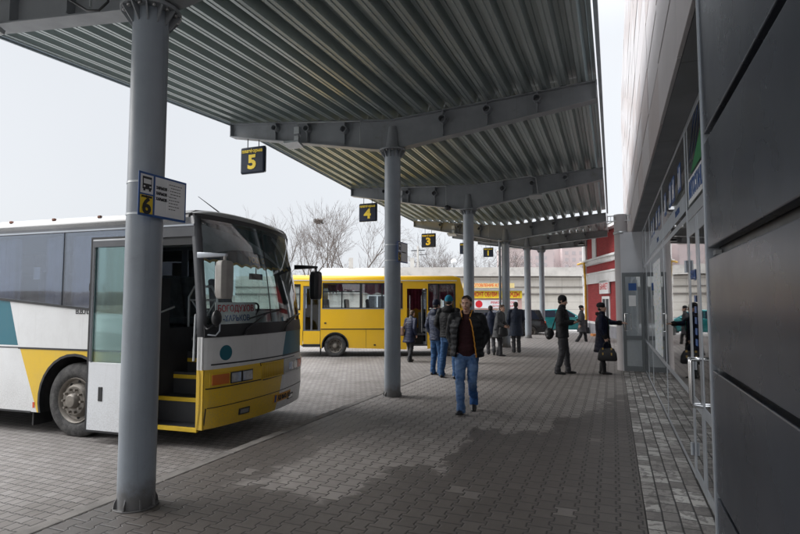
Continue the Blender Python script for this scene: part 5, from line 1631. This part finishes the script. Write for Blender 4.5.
# ------------------------------------------------------------------ people
m_skin = mat('skin', (.60, .365, .275), .5, 0, .06, 12, spec=.4)
m_lip = mat('lips', (.36, .13, .11), .5)
m_stub = mat('stubble_skin', (.50, .31, .24), .6, 0, .12, 40)
m_hair = mat('dark_hair', (.022, .016, .012), .6, 0, .3, 30, .3, 90)
m_hairb = mat('brown_hair', (.07, .04, .022), .6, 0, .3, 30, .3, 90)
m_eye = mat('eye_white', (.6, .58, .56), .3); m_iris = mat('eye_iris', (.03, .022, .018), .2)
m_puff = mat('black_puffer', (.012, .013, .016), .55, 0, .25, 14, .25, 22, spec=.3)
m_orange = mat('orange_zip', (.62, .27, .02), .6)
m_sweat = mat('burgundy_sweater', (.032, .006, .009), .9, 0, .2, 20, .35, 130)
m_knitblk = mat('black_knit', (.012, .012, .014), .9, 0, .2, 20, .3, 130)
m_leather = mat('black_leather', (.008, .0085, .010), .62, 0, .2, 10, .1, 26, spec=.22)
m_greywool = mat('charcoal_trousers', (.045, .045, .05), .85, 0, .2, 10, .2, 60)
m_blk = mat('black_cloth', (.014, .014, .017), .8, 0, .25, 10, .2, 60)
m_navyp = mat('navy_quilt', (.008, .011, .030), .55, 0, .2, 14, .25, 24, spec=.25)
m_navyc = mat('navy_coat', (.010, .019, .042), .65, 0, .2, 10, .2, 50)
m_bluej = mat('blue_jacket', (.009, .017, .045), .6, 0, .2, 10, .2, 40)
m_greyc = mat('grey_coat', (.07, .073, .078), .8, 0, .2, 10, .2, 50)
m_teal2 = mat('teal_knit', (.005, .14, .23), .9, 0, .2, 20, .3, 130)
m_fur = mat('black_fur', (.010, .009, .010), .95, 0, .4, 40, .9, 70)
m_scarfg = mat('green_scarf', (.0, .18, .15), .8, 0, .2, 10)
m_shoe = mat('black_shoe', (.012, .012, .013), .35, 0, .2, 8)
m_bag = mat('black_bag', (.012, .012, .014), .5, 0, .25, 10, .2, 40)
m_brownbag = mat('brown_bag', (.14, .075, .045), .6, 0, .25, 10)
def jeans_mat(nm, c1, c2):
    M = Mat(nm); p = M.pos(); x, y, z = M.xyz(p)
    n = M.noise(p, 5, 5, .65, .4); f = M.noise(p, 120, 3, .7)
    thigh = (y * -1 - .03).smooth(-.03, .07) * n.smooth(.3, .6)
    c = M.mix(n.smooth(.35, .7), c1, tuple(t * 1.3 for t in c1)); c = M.mix(thigh * .75, c, c2); c = M.mix(f.smooth(.4, .8) * .3, c, c2)
    M.link(c, M.b.inputs['Base Color']); M.b.inputs['Roughness'].default_value = .85
    M.bump(M.noise(p, 1, 4, .6, scalev=(9, 9, 26)), .6, .02)
    return M.m
m_jeans = jeans_mat('faded_jeans', (.014, .075, .235), (.17, .27, .44))
m_jeans2 = jeans_mat('blue_jeans', (.012, .052, .135), (.07, .14, .25))

def wrinkle(o, amp, sx=11, sz=24):
    vs = o.data.vertices; cs = [v.co.copy() for v in vs]; ns = [v.normal.copy() for v in vs]; out = []
    for c, n_ in zip(cs, ns):
        q = c + n_ * (amp * (noise.noise(V((c.x * sx + 3, c.y * sx, c.z * sz))) + .5 * noise.noise(V((c.x * 26, c.y * 26 + 9, c.z * 40)))))
        out += q[:]
    vs.foreach_set('co', out); o.data.update()
    return o
def lerp(a, b_, t): return tuple(x + (y - x) * t for x, y in zip(a, b_))
def person(loc, rz, h, label, top, legs, arms, shoes=m_shoe, trousers=m_jeans, top_m=m_puff, hem=.82, puff=0, hair=m_hair, hat=None, lean=0.0,
           yaw=0.0, nod=0.0, wide=1.0, voxel=.009, hand_pose=None, face=True, collar=True, skirt=False, hand_r=(1, 1), beard=False, open_front=False, fur=False, hood=False, sweat=m_sweat):
    """local frame: front is -y, the person's left is +x; built at 1.78 m and scaled"""
    s = h / 1.78
    e = empty('person', loc, rz, label, 'person', None); e.scale = (s, s, s)
    LN = lambda z: -lean * max(0, z - .95)          # forward lean shifts -y
    sh = [V((sg * .185 * wide, LN(1.45), 1.45)) for sg in (1, -1)]
    hip = [V((sg * .092, 0, .92)) for sg in (1, -1)]
    head = V((0, LN(1.66) - .02, 1.655))
    hr = Euler((nod, 0, yaw)).to_matrix()
    H = lambda p: head + hr @ V(p)
    # ---- body: one continuous skin surface
    mb = MB()
    mb.limb([(0, LN(.93), .93), (0, LN(1.1), 1.10), (0, LN(1.3), 1.30), (0, LN(1.42), 1.42)], [(.145, .095), (.13, .085), (.155, .1), (.13, .075)], 16, side=(1, 0, 0))
    mb.limb([(0, LN(1.42), 1.40), (0, LN(1.5), 1.5), (0, head.y + .02, 1.58)], [.072, .058, .056], 14)
    # head: cranium, face, jaw, chin, brow, nose, ears
    mb.ball(H((0, .015, .045)), (.076, .092, .083), 18, hr)
    mb.ball(H((0, -.022, -.01)), (.064, .070, .092), 18, hr)
    mb.limb([H((0, .0, -.055)), H((0, -.052, -.088))], [(.055, .045), (.034, .026)], 14)
    mb.ball(H((0, -.072, -.092)), (.024, .02, .018), 10, hr)
    mb.limb([H((-.045, -.078, .032)), H((0, -.088, .036)), H((.045, -.078, .032))], [.010, .012, .010], 8)
    mb.limb([H((0, -.088, .022)), H((0, -.106, -.018))], [.009, .014], 10)
    mb.limb([H((-.013, -.094, -.024)), H((.013, -.094, -.024))], [.010, .010], 8)
    mb.limb([H((-.022, -.083, -.055)), H((0, -.09, -.053)), H((.022, -.083, -.055))], [.007, .009, .007], 8)
    mb.limb([H((-.018, -.082, -.064)), H((0, -.089, -.066)), H((.018, -.082, -.064))], [.007, .009, .007], 8)
    for sg in (1, -1):
        mb.ball(H((sg * .04, -.064, -.016)), (.022, .016, .022), 10, hr)
        mb.limb([H((sg * .077, .012, .022)), H((sg * .083, .022, .0)), H((sg * .075, .008, -.028))], [(.007, .016), (.007, .019), (.006, .01)], 8, side=(1, 0, 0))
    hands = []
    for k, sg in enumerate((1, -1)):
        el, wr = V(arms[k][0]), V(arms[k][1])
        mb.limb([sh[k], sh[k].lerp(el, .45), el, el.lerp(wr, .3), wr], [.052, .05, .041, .042, .028], 12)
        d = (wr - el).normalized()
        hd = V(arms[k][2]).normalized() if len(arms[k]) > 2 else d          # direction the fingers point
        pn = V(arms[k][3]).normalized() if len(arms[k]) > 3 else V((-sg, 0, 0))   # palm normal
        pn = (pn - hd * pn.dot(hd)).normalized()
        sd = hd.cross(pn).normalized()
        if sd.dot(V((0, -1, .3))) < 0: sd = -sd                           # towards the thumb
        curl = arms[k][4] if len(arms[k]) > 4 else .45
        pc = wr + hd * .055
        mb.limb([wr - d * .02, wr + hd * .03, wr + hd * .085], [(.026, .020), (.040, .018), (.040, .015)], 12, side=tuple(sd))
        for j, (o, L, r) in enumerate(((.031, .072, .0085), (.011, .080, .009), (-.011, .074, .0088), (-.031, .058, .0078))):
            a = wr + hd * (.088 - (.006 if j in (0, 3) else 0)) + sd * o
            c1 = curl * (.8 + .12 * j); q = [a]
            dirv = hd.copy(); ang_ = 0
            for t, ll in enumerate((.42, .33, .25)):
                ang_ += c1
                dv = hd * math.cos(ang_) + pn * math.sin(ang_) + sd * (o * .8)
                q.append(q[-1] + dv.normalized() * L * ll)
            mb.limb(q, [r * 1.08, r, r * .95, r * .8], 8)
        a = wr + hd * .03 + sd * .03 + pn * .006
        mb.limb([a, a + (sd * .8 + hd * .5 + pn * .35).normalized() * .035, a + (sd * .8 + hd * .5 + pn * .35).normalized() * .035 + (hd * .85 + pn * .5 + sd * .1).normalized() * .032], [.014, .0105, .008], 8)
        hands.append((pc + pn * .03, hd, pn, sd))
    for k in (0, 1):
        kn, an = V(legs[k][0]), V(legs[k][1])
        mb.limb([hip[k], hip[k].lerp(kn, .5), kn, kn.lerp(an, .35), an], [.080, .066, .048, .044, .028], 12)
    hinv = hr.inverted()
    def pf(c):
        q = hinv @ (c - head)
        if q.z < -.13 or q.z > .2 or abs(q.x) > .1: return 0
        if abs(q.x) < .024 and -.069 < q.z < -.052 and q.y < -.075: return 1
        if beard and q.z < -.036 + 3 * q.x * q.x and q.y < .0 and not (abs(q.x) < .02 and q.z > -.05): return 2
        return 0
    remesh(mb, 'body', [m_skin, m_lip, m_stub], e, voxel * (.62 if face else 1), 3, pf)
    if face:
        for sg in (1, -1):
            mb = MB(); mb.ball(H((sg * .031, -.080, .012)), (.0125, .009, .0075), 12, hr); ey = mb.build('eye', m_eye, e, smooth=True)
            mb = MB(); mb.ball(H((sg * .031, -.0868, .012)), (.0058, .004, .0062), 10, hr); mb.build('iris', m_iris, ey, smooth=True)
            mb = MB(); mb.limb([H((sg * .014, -.094, .036)), H((sg * .032, -.093, .041)), H((sg * .05, -.078, .034))], [(.004, .005), (.005, .006), (.003, .004)], 8); mb.build('eyebrow', hair, e, smooth=True)
    # ---- hair / hat
    if hat is None:
        mb = MB(); mb.ball(H((0, .024, .052)), (.084, .094, .086), 20, hr); mb.ball(H((0, .055, .0)), (.072, .062, .072), 16, hr)
        mb.ball(H((0, -.045, .108)), (.055, .045, .028), 14, hr)
        n0 = list(mb.bm.faces)
        o = remesh(mb, 'hair', hair, e, .008, 2)
        me = o.data; bm = bmesh.new(); bm.from_mesh(me)
        d_ = [f for f in bm.faces if (lambda q: (q.y < -.035 and q.z < .075 + .1 * abs(q.x)) or (q.y < .022 and q.z < .045 - 1.6 * min(0, q.y + .03)) or q.z < -.065)(hinv @ (f.calc_center_median() - head))]
        bmesh.ops.delete(bm, geom=d_, context='FACES')
        for v in bm.verts:
            v.co += v.normal * (noise.noise(v.co * 60) * .006)
        bm.to_mesh(me); bm.free()
    else:
        hm, kind = hat
        mb = MB()
        if kind == 'beret':
            mb.ball(H((.0, .025, .082)), (.100, .112, .080), 18, hr); mb.ball(H((0, .01, .05)), (.084, .096, .05), 16, hr)
        else:
            mb.ball(H((0, .014, .068)), (.086, .102, .088), 20, hr); mb.limb([H((0, .012, .035)), H((0, .014, .065))], [(.088, .103), (.088, .104)], 20, side=tuple(hr @ V((1, 0, 0))))
        remesh(mb, 'hat', hm, e, .008, 3)
        mb = MB(); mb.ball(H((0, .045, -.005)), (.075, .062, .062), 16, hr); remesh(mb, 'hair', hair, e, .009, 2)
    # ---- trousers
    if not skirt or True:
        mb = MB()
        mb.limb([(0, 0, .86), (0, LN(.98), 1.0)], [(.165, .118), (.16, .11)], 18, side=(1, 0, 0))
        rnd = random.Random(int(loc[0] * 100))
        for k in (0, 1):
            kn, an = V(legs[k][0]), V(legs[k][1])
            pts, rr = [], []
            for a, b_, ra, rb_ in ((hip[k], kn, .098, .074), (kn, an, .074, .066 if not skirt else .06)):
                for t in range(6):
                    u = t / 6; p = a.lerp(b_, u)
                    pts.append(p + V((rnd.gauss(0, .003), rnd.gauss(0, .004), 0))); rr.append((ra + (rb_ - ra) * u) * (1 + rnd.uniform(-.045, .05)) * (.93 if skirt else 1))
            pts.append(an + V((0, 0, -.06))); rr.append(.068 if not skirt else .045)
            if not skirt: pts[-2:-1] = [an + V((0, .0, .07)), an + V((0, 0, .03))]; rr[-2:-1] = [.060, .070]
            mb.limb(pts, rr, 14, flat=(0, 1))
        wrinkle(remesh(mb, 'trousers' if not skirt else 'leggings', trousers, e, voxel, 3), .008 if not skirt else .003, 14, 30)
    # ---- shoes
    for k in (0, 1):
        an = V(legs[k][1]); td = V(legs[k][2]).normalized(); up = V((0, 0, 1))
        a = an + V((0, 0, -.055)); dn = td.cross(up).cross(td).normalized()
        mb = MB()
        mb.limb([a - td * .05 - dn * .0, a + td * .03, a + td * .11 - dn * .006, a + td * .165 - dn * .012], [(.032, .040), (.036, .044), (.030, .047), (.022, .038)], 14, side=tuple(dn))
        mb.limb([a - td * .03, a + dn * .05 - td * .02], [.042, .044], 12)
        if skirt: mb.limb([a - td * .02, a + V((0, 0, .22))], [.046, .052], 12)
        remesh(mb, 'shoe', shoes, e, .009, 2)
    # ---- top garment
    mb = MB(); collar_pts = None
    zs_ = [hem, .95, 1.05, 1.18, 1.30, 1.40, 1.46]
    prof_ = [(.195, .150), (.190, .142), (.182, .138), (.195, .148), (.208, .152), (.190, .130), (.13, .10)]
    if hem < .7: prof_[0] = (.235, .20); zs_.insert(1, .8); prof_.insert(1, (.205, .165))
    def tor(z):
        for (a, pa), (b_, pb) in zip(zip(zs_, prof_), zip(zs_[1:], prof_[1:])):
            if a <= z <= b_: return lerp(pa, pb, (z - a) / (b_ - a))
        return prof_[-1]
    n = 40
    pts, rr = [], []
    for k in range(n + 1):
        z = hem + (1.46 - hem) * k / n
        rx, ry = tor(z); q = 1 + (puff * abs(math.sin(z * PI / .085)) - puff * .5 if puff else 0)
        pts.append(V((0, LN(z), z))); rr.append((rx * wide * q, ry * q))
    if not open_front:
        mb.limb(pts, rr, 28, side=(1, 0, 0), flat=(1, 0))
    else:
        # open jacket: a thick C-shaped shell with the gap at the front
        for wdt in (0,):
            rs = []
            for p, (rx, ry), k in zip(pts, rr, range(n + 1)):
                t = k / n
                gap = .62 - .30 * min(1, abs(t - .35) / .65) + (.22 if t < .35 else 0) * (1 - t / .35)
                m_ = 30; ring_o, ring_i = [], []
                for j in range(m_ + 1):
                    a = -PI / 2 + gap + (2 * PI - 2 * gap) * j / m_
                    flare = 1.06 + .10 * (1 - t)
                    ring_o.append(p + V((math.cos(a) * rx * flare, math.sin(a) * ry * (flare + .16) - .012, 0)))
                    ring_i.append(p + V((math.cos(a) * (rx * flare - .035), math.sin(a) * (ry * (flare + .16) - .035) - .012, 0)))
                rs.append(ring_o + ring_i[::-1])
            mb.rings(rs)
    mb.limb([sh[0] + V((-.04, 0, .005)), sh[1] + V((.04, 0, .005))], [(.075, .062), (.075, .062)], 14, side=(0, 0, 1))
    for k in (0, 1):
        el, wr = V(arms[k][0]), V(arms[k][1]); P, Q = [], []
        m_ = 16
        for a, b_, ra, rb_ in ((sh[k], el, .080, .066), (el, wr + (el - wr).normalized() * .01, .066, .050)):
            for t in range(m_):
                u = t / m_; p = a.lerp(b_, u); L_ = (b_ - a).length * u
                P.append(p); Q.append((ra + (rb_ - ra) * u) * (1 + (puff * 1.3 * abs(math.sin(L_ * PI / .08)) - puff * .6 if puff else .03 * math.sin(L_ * 60 + k))))
        P.append(wr + (el - wr).normalized() * .01); Q.append(.047)
        mb.limb(P, Q, 16, flat=(0, 1))
    if collar and not open_front:
        cy_ = LN(1.5)
        mb.limb([(0, cy_, 1.44), (0, cy_ - .01, 1.535)], [(.098, .09), (.084, .082)], 18, side=(1, 0, 0))
    if open_front:
        rs = []
        for z, r_, t_ in ((1.42, .125, .03), (1.47, .115, .03), (1.53, .108, .03), (1.57, .112, .026)):
            o_, i_ = [], []
            for j in range(25):
                a = -PI / 2 + .62 + (2 * PI - 1.24) * j / 24
                o_.append(V((math.cos(a) * r_, LN(z) + .012 + math.sin(a) * r_ * .95, z - .03 * (1 - math.sin(a)) * .5))); i_.append(V((math.cos(a) * (r_ - t_), LN(z) + .012 + math.sin(a) * (r_ - t_) * .95, z - .03 * (1 - math.sin(a)) * .5)))
            rs.append(o_ + i_[::-1])
        mb.rings(rs)
    if hood:
        mb.ball((0, LN(1.5) + .085, 1.49), (.13, .075, .085), 14)
    wrinkle(remesh(mb, top, top_m, e, voxel * (1 if not puff else .9), 2), .004 if puff else .006, 15, 30)
    if open_front:
        mb = MB()
        mb.limb([(0, LN(z), z) for z in (.95, 1.0, 1.05, 1.2, 1.32, 1.42, 1.465)], [(.182, .15), (.178, .145), (.162, .120), (.175, .128), (.178, .125), (.14, .09), (.085, .075)], 20, side=(1, 0, 0))
        wrinkle(remesh(mb, 'sweater', sweat, e, .011, 4), .006)
        for sg in (1, -1):
            mb = MB(); P = []
            for p, (rx, ry), k in list(zip(pts, rr, range(n + 1)))[0:n - 1]:
                t = k / n; gap = .62 - .30 * min(1, abs(t - .35) / .65) + (.22 if t < .35 else 0) * (1 - t / .35)
                a = -PI / 2 + sg * gap; fl = 1.06 + .10 * (1 - t)
                P.append(p + V((math.cos(a) * (rx * fl - .008), math.sin(a) * (ry * (fl + .16) - .008) - .016, 0)))
            if sg > 0: mb.tube(P, [(.009, .007)] * len(P), 8)
            mb.tube([V((sg * .055, LN(1.44) - .095, 1.425)), V((sg * .07, LN(1.5) - .07, 1.50)), V((sg * .082, LN(1.55) - .045, 1.55)), V((sg * .095, LN(1.55) + .01, 1.566))], [.008, .011, .011, .008], 8)
            mb.build('jacket_lining', m_orange, e, smooth=True)
    if fur:
        mb = MB(); cy_ = LN(1.5)
        mb.limb([(.0, cy_ - .1, 1.40), (.085, cy_ - .05, 1.46), (.10, cy_ + .03, 1.50), (0, cy_ + .10, 1.52), (-.10, cy_ + .03, 1.50), (-.085, cy_ - .05, 1.46), (0, cy_ - .1, 1.40)], .048, 12)
        for z0, z1 in ((.56, 1.38),): mb.limb([(0.02, LN(z1) - .145, z1), (0.02, LN(1) - .155, 1.0), (.02, -.19, z0 + .04)], [.03, .03, .035], 10)
        mb.limb([(.2 * math.cos(a), .17 * math.sin(a), hem + .03) for a in [2 * PI * j / 20 for j in range(21)]], .036, 8)
        for k in (0, 1):
            el, wr = V(arms[k][0]), V(arms[k][1]); d = (el - wr).normalized(); mb.limb([wr + d * .015, wr + d * .07], [.062, .064], 12)
        o = remesh(mb, 'fur_trim', m_fur, e, .011, 2)
        bm = bmesh.new(); bm.from_mesh(o.data)
        for v in bm.verts: v.co += v.normal * (noise.noise(v.co * 45) * .014)
        bm.to_mesh(o.data); bm.free()
    return e, hands, s
ST = lambda fwd=0.0, sp_=.1: None
def leg(x, ky=-.02, ay=.02, toe=(.12, -1, 0), kz=.50, az=.095, kx=None): return ((x if kx is None else kx, ky, kz), (x, ay, az), toe)
def grip_point(e, hands, k, s):
    p = hands[k][0]
    return e.matrix_basis @ p

# walking man facing the camera, hands in the jacket pockets
face_cam = lambda x, y: math.atan2(-x, y) * -1 if False else math.atan2(x, -y) * 0
w1, _, _ = person((-2.13, 8.18, 0), R(6), 1.79, 'man walking in an open black padded jacket, burgundy sweater and faded jeans', 'jacket',
    [((.085, -.08, .49), (.07, .19, .15), (.08, -1, -.5)), ((-.09, -.17, .49), (-.07, -.22, .095), (-.16, -1, .08))],
    [((.29, .06, 1.18), (.215, -.03, .99), (-.35, -.35, -.8), (-1, 0, 0), .4), ((-.29, .06, 1.18), (-.215, -.02, .99), (.35, -.35, -.8), (1, 0, 0), .4)],
    hem=.85, puff=.05, open_front=True, voxel=.008, beard=True, wide=1.17, lean=.04, yaw=R(-7), nod=R(6))
# two men with their backs turned by the minibus
person((-3.44, 11.60, 0), R(172), 1.83, 'man with his back turned in a teal knit hat, black leather jacket and blue jeans', 'jacket',
    [((.15, -.03, .50), (.19, -.02, .095), (.3, -1, 0)), ((-.13, -.03, .50), (-.17, .05, .095), (-.3, -1, 0))],
    [((.29, .02, 1.17), (.20, -.12, .99), (-.5, -.7, -.2)), ((-.29, .02, 1.17), (-.20, -.12, .99), (.5, -.7, -.2))],
    trousers=m_jeans2, top_m=m_leather, hem=.89, hat=(m_teal2, 'beanie'), face=False, wide=1.1, hood=True, nod=R(3))
person((-3.86, 11.98, 0), R(150), 1.74, 'man in a blue jacket and jeans half hidden behind the man with the teal hat', 'jacket',
    [leg(.10), leg(-.10, -.05, -.02)], [((.27, .05, 1.17), (.24, -.06, .93)), ((-.27, .05, 1.17), (-.22, -.1, .95))],
    trousers=m_jeans2, top_m=m_bluej, hem=.84, hat=(m_navyp, 'beanie'), face=False, hood=True)
# passenger stepping up to the minibus door
bx_, by_ = -5.98, 15.78
bo, bh, bs = person((bx_, by_, AP), R(160), 1.60, 'passenger in a navy padded coat with a pale collar walking to the minibus door', 'jacket',
    [((.10, -.12, .50), (.10, -.17, .095), (0, -1, 0)), ((-.09, -.03, .5), (-.09, .10, .10), (0, -1, -.15))],
    [((.27, -.08, 1.17), (.24, -.3, 1.12)), ((-.27, .03, 1.16), (-.24, -.1, .93))],
    trousers=m_blk, top_m=m_navyp, hem=.68, puff=.04, face=False, lean=.22, wide=1.1, hair=m_hairb, nod=R(10))
mb = MB(); mb.limb([(0, LN_, z) for LN_, z in ((.005, 1.475), (-.0, 1.51))], [(.10, .09), (.095, .085)], 16, side=(1, 0, 0)); mb.bm.transform(Matrix.Translation((0, -.11, 0))); remesh(mb, 'collar', m_greyc, bo, .012, 2)
e = empty('shoulder_bag', (0, 0, 0), 0, 'brown shoulder bag on the back of the passenger walking to the minibus door', 'bag')
e.matrix_basis = bo.matrix_basis @ Matrix.Translation((.20, .08, 0))
mb = MB(); mb.limb([(0, .08, .95), (0, .09, 1.18)], [(.12, .06), (.10, .05)], 14, side=(1, 0, 0)); remesh(mb, 'bag', m_brownbag, e, .012, 3)
mb = MB(); mb.tube([(-.05, .07, 1.2), (-.14, -.08, 1.42), (-.19, -.2, 1.47), (-.18, -.26, 1.3)], .012, 8); mb.build('strap', m_brownbag, e, smooth=True)
# group in the middle distance
person((-3.05, 18.2, 0), R(195), 1.70, 'man with his back turned in a long navy coat beside the column with the downpipe', 'coat',
    [leg(.09), leg(-.09, -.05, -.02)], [((.27, .02, 1.17), (.25, -.06, .93)), ((-.26, -.03, 1.17), (-.16, -.2, 1.02))],
    trousers=m_greywool, top_m=m_navyc, hem=.60, face=False, wide=1.12, lean=.05)
person((-3.42, 16.95, 0), R(75), 1.60, 'woman in a grey coat leaning forward, left of the man in the long navy coat', 'coat',
    [((.07, -.08, .50), (.02, .0, .095), (.1, -1, 0)), ((-.05, -.10, .50), (-.12, -.16, .10), (.3, -1, 0))],
    [((.24, -.12, 1.17), (.17, -.3, 1.05)), ((-.24, -.12, 1.17), (-.15, -.32, 1.06))],
    trousers=m_blk, top_m=m_greyc, hem=.66, face=False, lean=.22, hair=m_hairb, wide=.95)
e = empty('handbag', (-3.22, 16.82, 0), R(20), 'dark handbag carried by the woman in the grey coat', 'bag')
mb = MB(); mb.limb([(0, 0, .68), (0, 0, .88)], [(.16, .07), (.13, .05)], 14, side=(1, 0, 0)); remesh(mb, 'bag', m_bag, e, .012, 3)
mb = MB(); mb.tube([(-.1, 0, .9), (-.06, .0, 1.02), (.06, 0, 1.02), (.1, 0, .9)], .012, 8); mb.build('strap', m_bag, e, smooth=True)
person((-3.72, 17.3, 0), R(190), 1.58, 'dark haired person in a blue jacket just behind the shoulder of the walking man', 'jacket',
    [leg(.09), ((-.09, .02, .5), (-.12, .25, .16), (0, -.8, -.6))], [((.27, .05, 1.17), (.24, -.06, .93)), ((-.27, .05, 1.17), (-.22, -.1, .95))],
    trousers=m_greywool, top_m=m_bluej, hem=.74, face=False, lean=.1)
# man in profile looking at his phone
cm, ch, cs = person((-1.14, 13.28, 0), R(88), 1.84, 'man in profile in a black knit cap and black jacket, looking at what he holds', 'jacket',
    [((.10, -.07, .50), (.12, -.10, .095), (.18, -1, 0)), ((-.10, .0, .50), (-.12, .10, .095), (-.12, -1, 0))],
    [((.24, -.03, 1.17), (.10, -.27, 1.18), (-.5, -.8, .1), (0, 0, 1), .7), ((-.25, .0, 1.17), (-.09, -.25, 1.17), (.5, -.8, .1), (0, 0, 1), .7)],
    trousers=m_greywool, top_m=m_blk, hem=.84, hat=(m_knitblk, 'beanie'), lean=.0, nod=R(10), voxel=.0085)
e = empty('phone', (0, 0, 0), 0, 'small black camera phone held by the man in the black knit cap', 'phone')
e.matrix_basis = cm.matrix_basis @ Matrix.Translation((0, -.385, 1.215)) @ Matrix.Rotation(R(25), 4, 'X')
mb = MB(); mb.box((0, 0, 0), (.10, .15, .022)); mb.build('body', m_blackpl, e, bevel=.008)
mb = MB(); mb.box((0, 0, .012), (.085, .125, .003)); mb.build('screen', m_navy, e)
e = empty('shoulder_bag', (0, 0, 0), 0, 'black shoulder bag hanging at the back of the man in the black knit cap', 'bag')
e.matrix_basis = cm.matrix_basis @ Matrix.Translation((-.05, .25, 0))
mb = MB(); mb.limb([(-.06, .03, .92), (.06, .03, .92)], [(.13, .10), (.13, .10)], 16, side=(0, 0, 1)); mb.limb([(-.10, .03, .85), (.10, .03, .85)], [.07, .07], 14); remesh(mb, 'bag', m_bag, e, .012, 3)
mb = MB(); mb.tube([(-.02, -.03, 1.0), (-.06, -.13, 1.3), (-.08, -.24, 1.515), (0, -.36, 1.46), (.12, -.40, 1.25), (.2, -.30, 1.05), (.12, -.0, .98)], .014, 8); mb.build('strap', m_bag, e, smooth=True)
# woman reaching for the open door
wo, whd, ws = person((-.27, 13.62, 0), R(88), 1.66, 'woman in a navy quilted coat with black fur trim, reaching for the open door', 'coat',
    [((.07, -.02, .50), (.06, .02, .095), (.1, -1, 0)), ((-.08, .0, .50), (-.08, -.05, .095), (0, -1, 0))],
    [((.21, -.2, 1.30), (.10, -.46, 1.29), (-.05, -1, .05), (-.3, 0, -1), .3), ((-.25, .0, 1.14), (-.23, -.10, .93), (.0, -.25, -1), (1, 0, 0), 1.1)],
    trousers=m_blk, top_m=m_navyp, hem=.56, puff=.035, hat=(m_knitblk, 'beret'), skirt=True, fur=True, voxel=.0085, wide=1.0)
mb = MB(); mb.limb([(.05, -.10, 1.44), (.06, -.15, 1.34), (.05, -.165, 1.12)], [(.03, .02), (.035, .02), (.03, .015)], 10); remesh(mb, 'scarf', m_scarfg, wo, .010, 2)
e = empty('handbag', (0, 0, 0), 0, 'large black handbag with gold fittings in the hand of the woman at the open door', 'bag')
e.matrix_basis = wo.matrix_basis @ Matrix.Translation((-.25, -.135, 0))
mb = MB()
mb.rings([[(sx * w_, sy * d_ , z) for sx, sy in ((-1, -1), (1, -1), (1, 1), (-1, 1))] for z, w_, d_ in ((.36, .07, .21), (.40, .085, .23), (.55, .075, .21), (.68, .03, .15))])
mb.build('bag', m_bag, e, bevel=.025)
mb = MB()
for sx in (-.03, .03): mb.tube([(sx, -.10, .66), (sx, -.08, .78), (sx * .4, .0, .845), (sx, .08, .78), (sx, .10, .66)], .010, 8)
mb.build('handle', m_bag, e, smooth=True)
mb = MB()
for yy in (-.10, .10): mb.box((-.045, yy, .66), (.02, .035, .05)); mb.box((-.072, yy, .52), (.012, .03, .09))
mb.build('buckle', mat('brass', (.55, .38, .12), .3, .9), e, bevel=.004)
# distant walker by the red building
person((-1.28, 24.3, AP), R(100), 1.70, 'distant walker in a dark coat and cap by the corner of the red building', 'coat',
    [((.09, -.16, .50), (.09, -.2, .10), (0, -1, .1)), ((-.09, .05, .50), (-.09, .24, .14), (0, -1, -.4))],
    [((.26, .02, 1.17), (.24, -.1, .95)), ((-.26, .05, 1.17), (-.24, .1, .93))],
    trousers=m_blk, top_m=m_greywool, hem=.62, hat=(m_knitblk, 'beret'), face=False)
e = empty('scarf', (-1.28, 24.3, AP), R(100), 'red scarf round the neck of the distant walker', 'scarf') if False else None
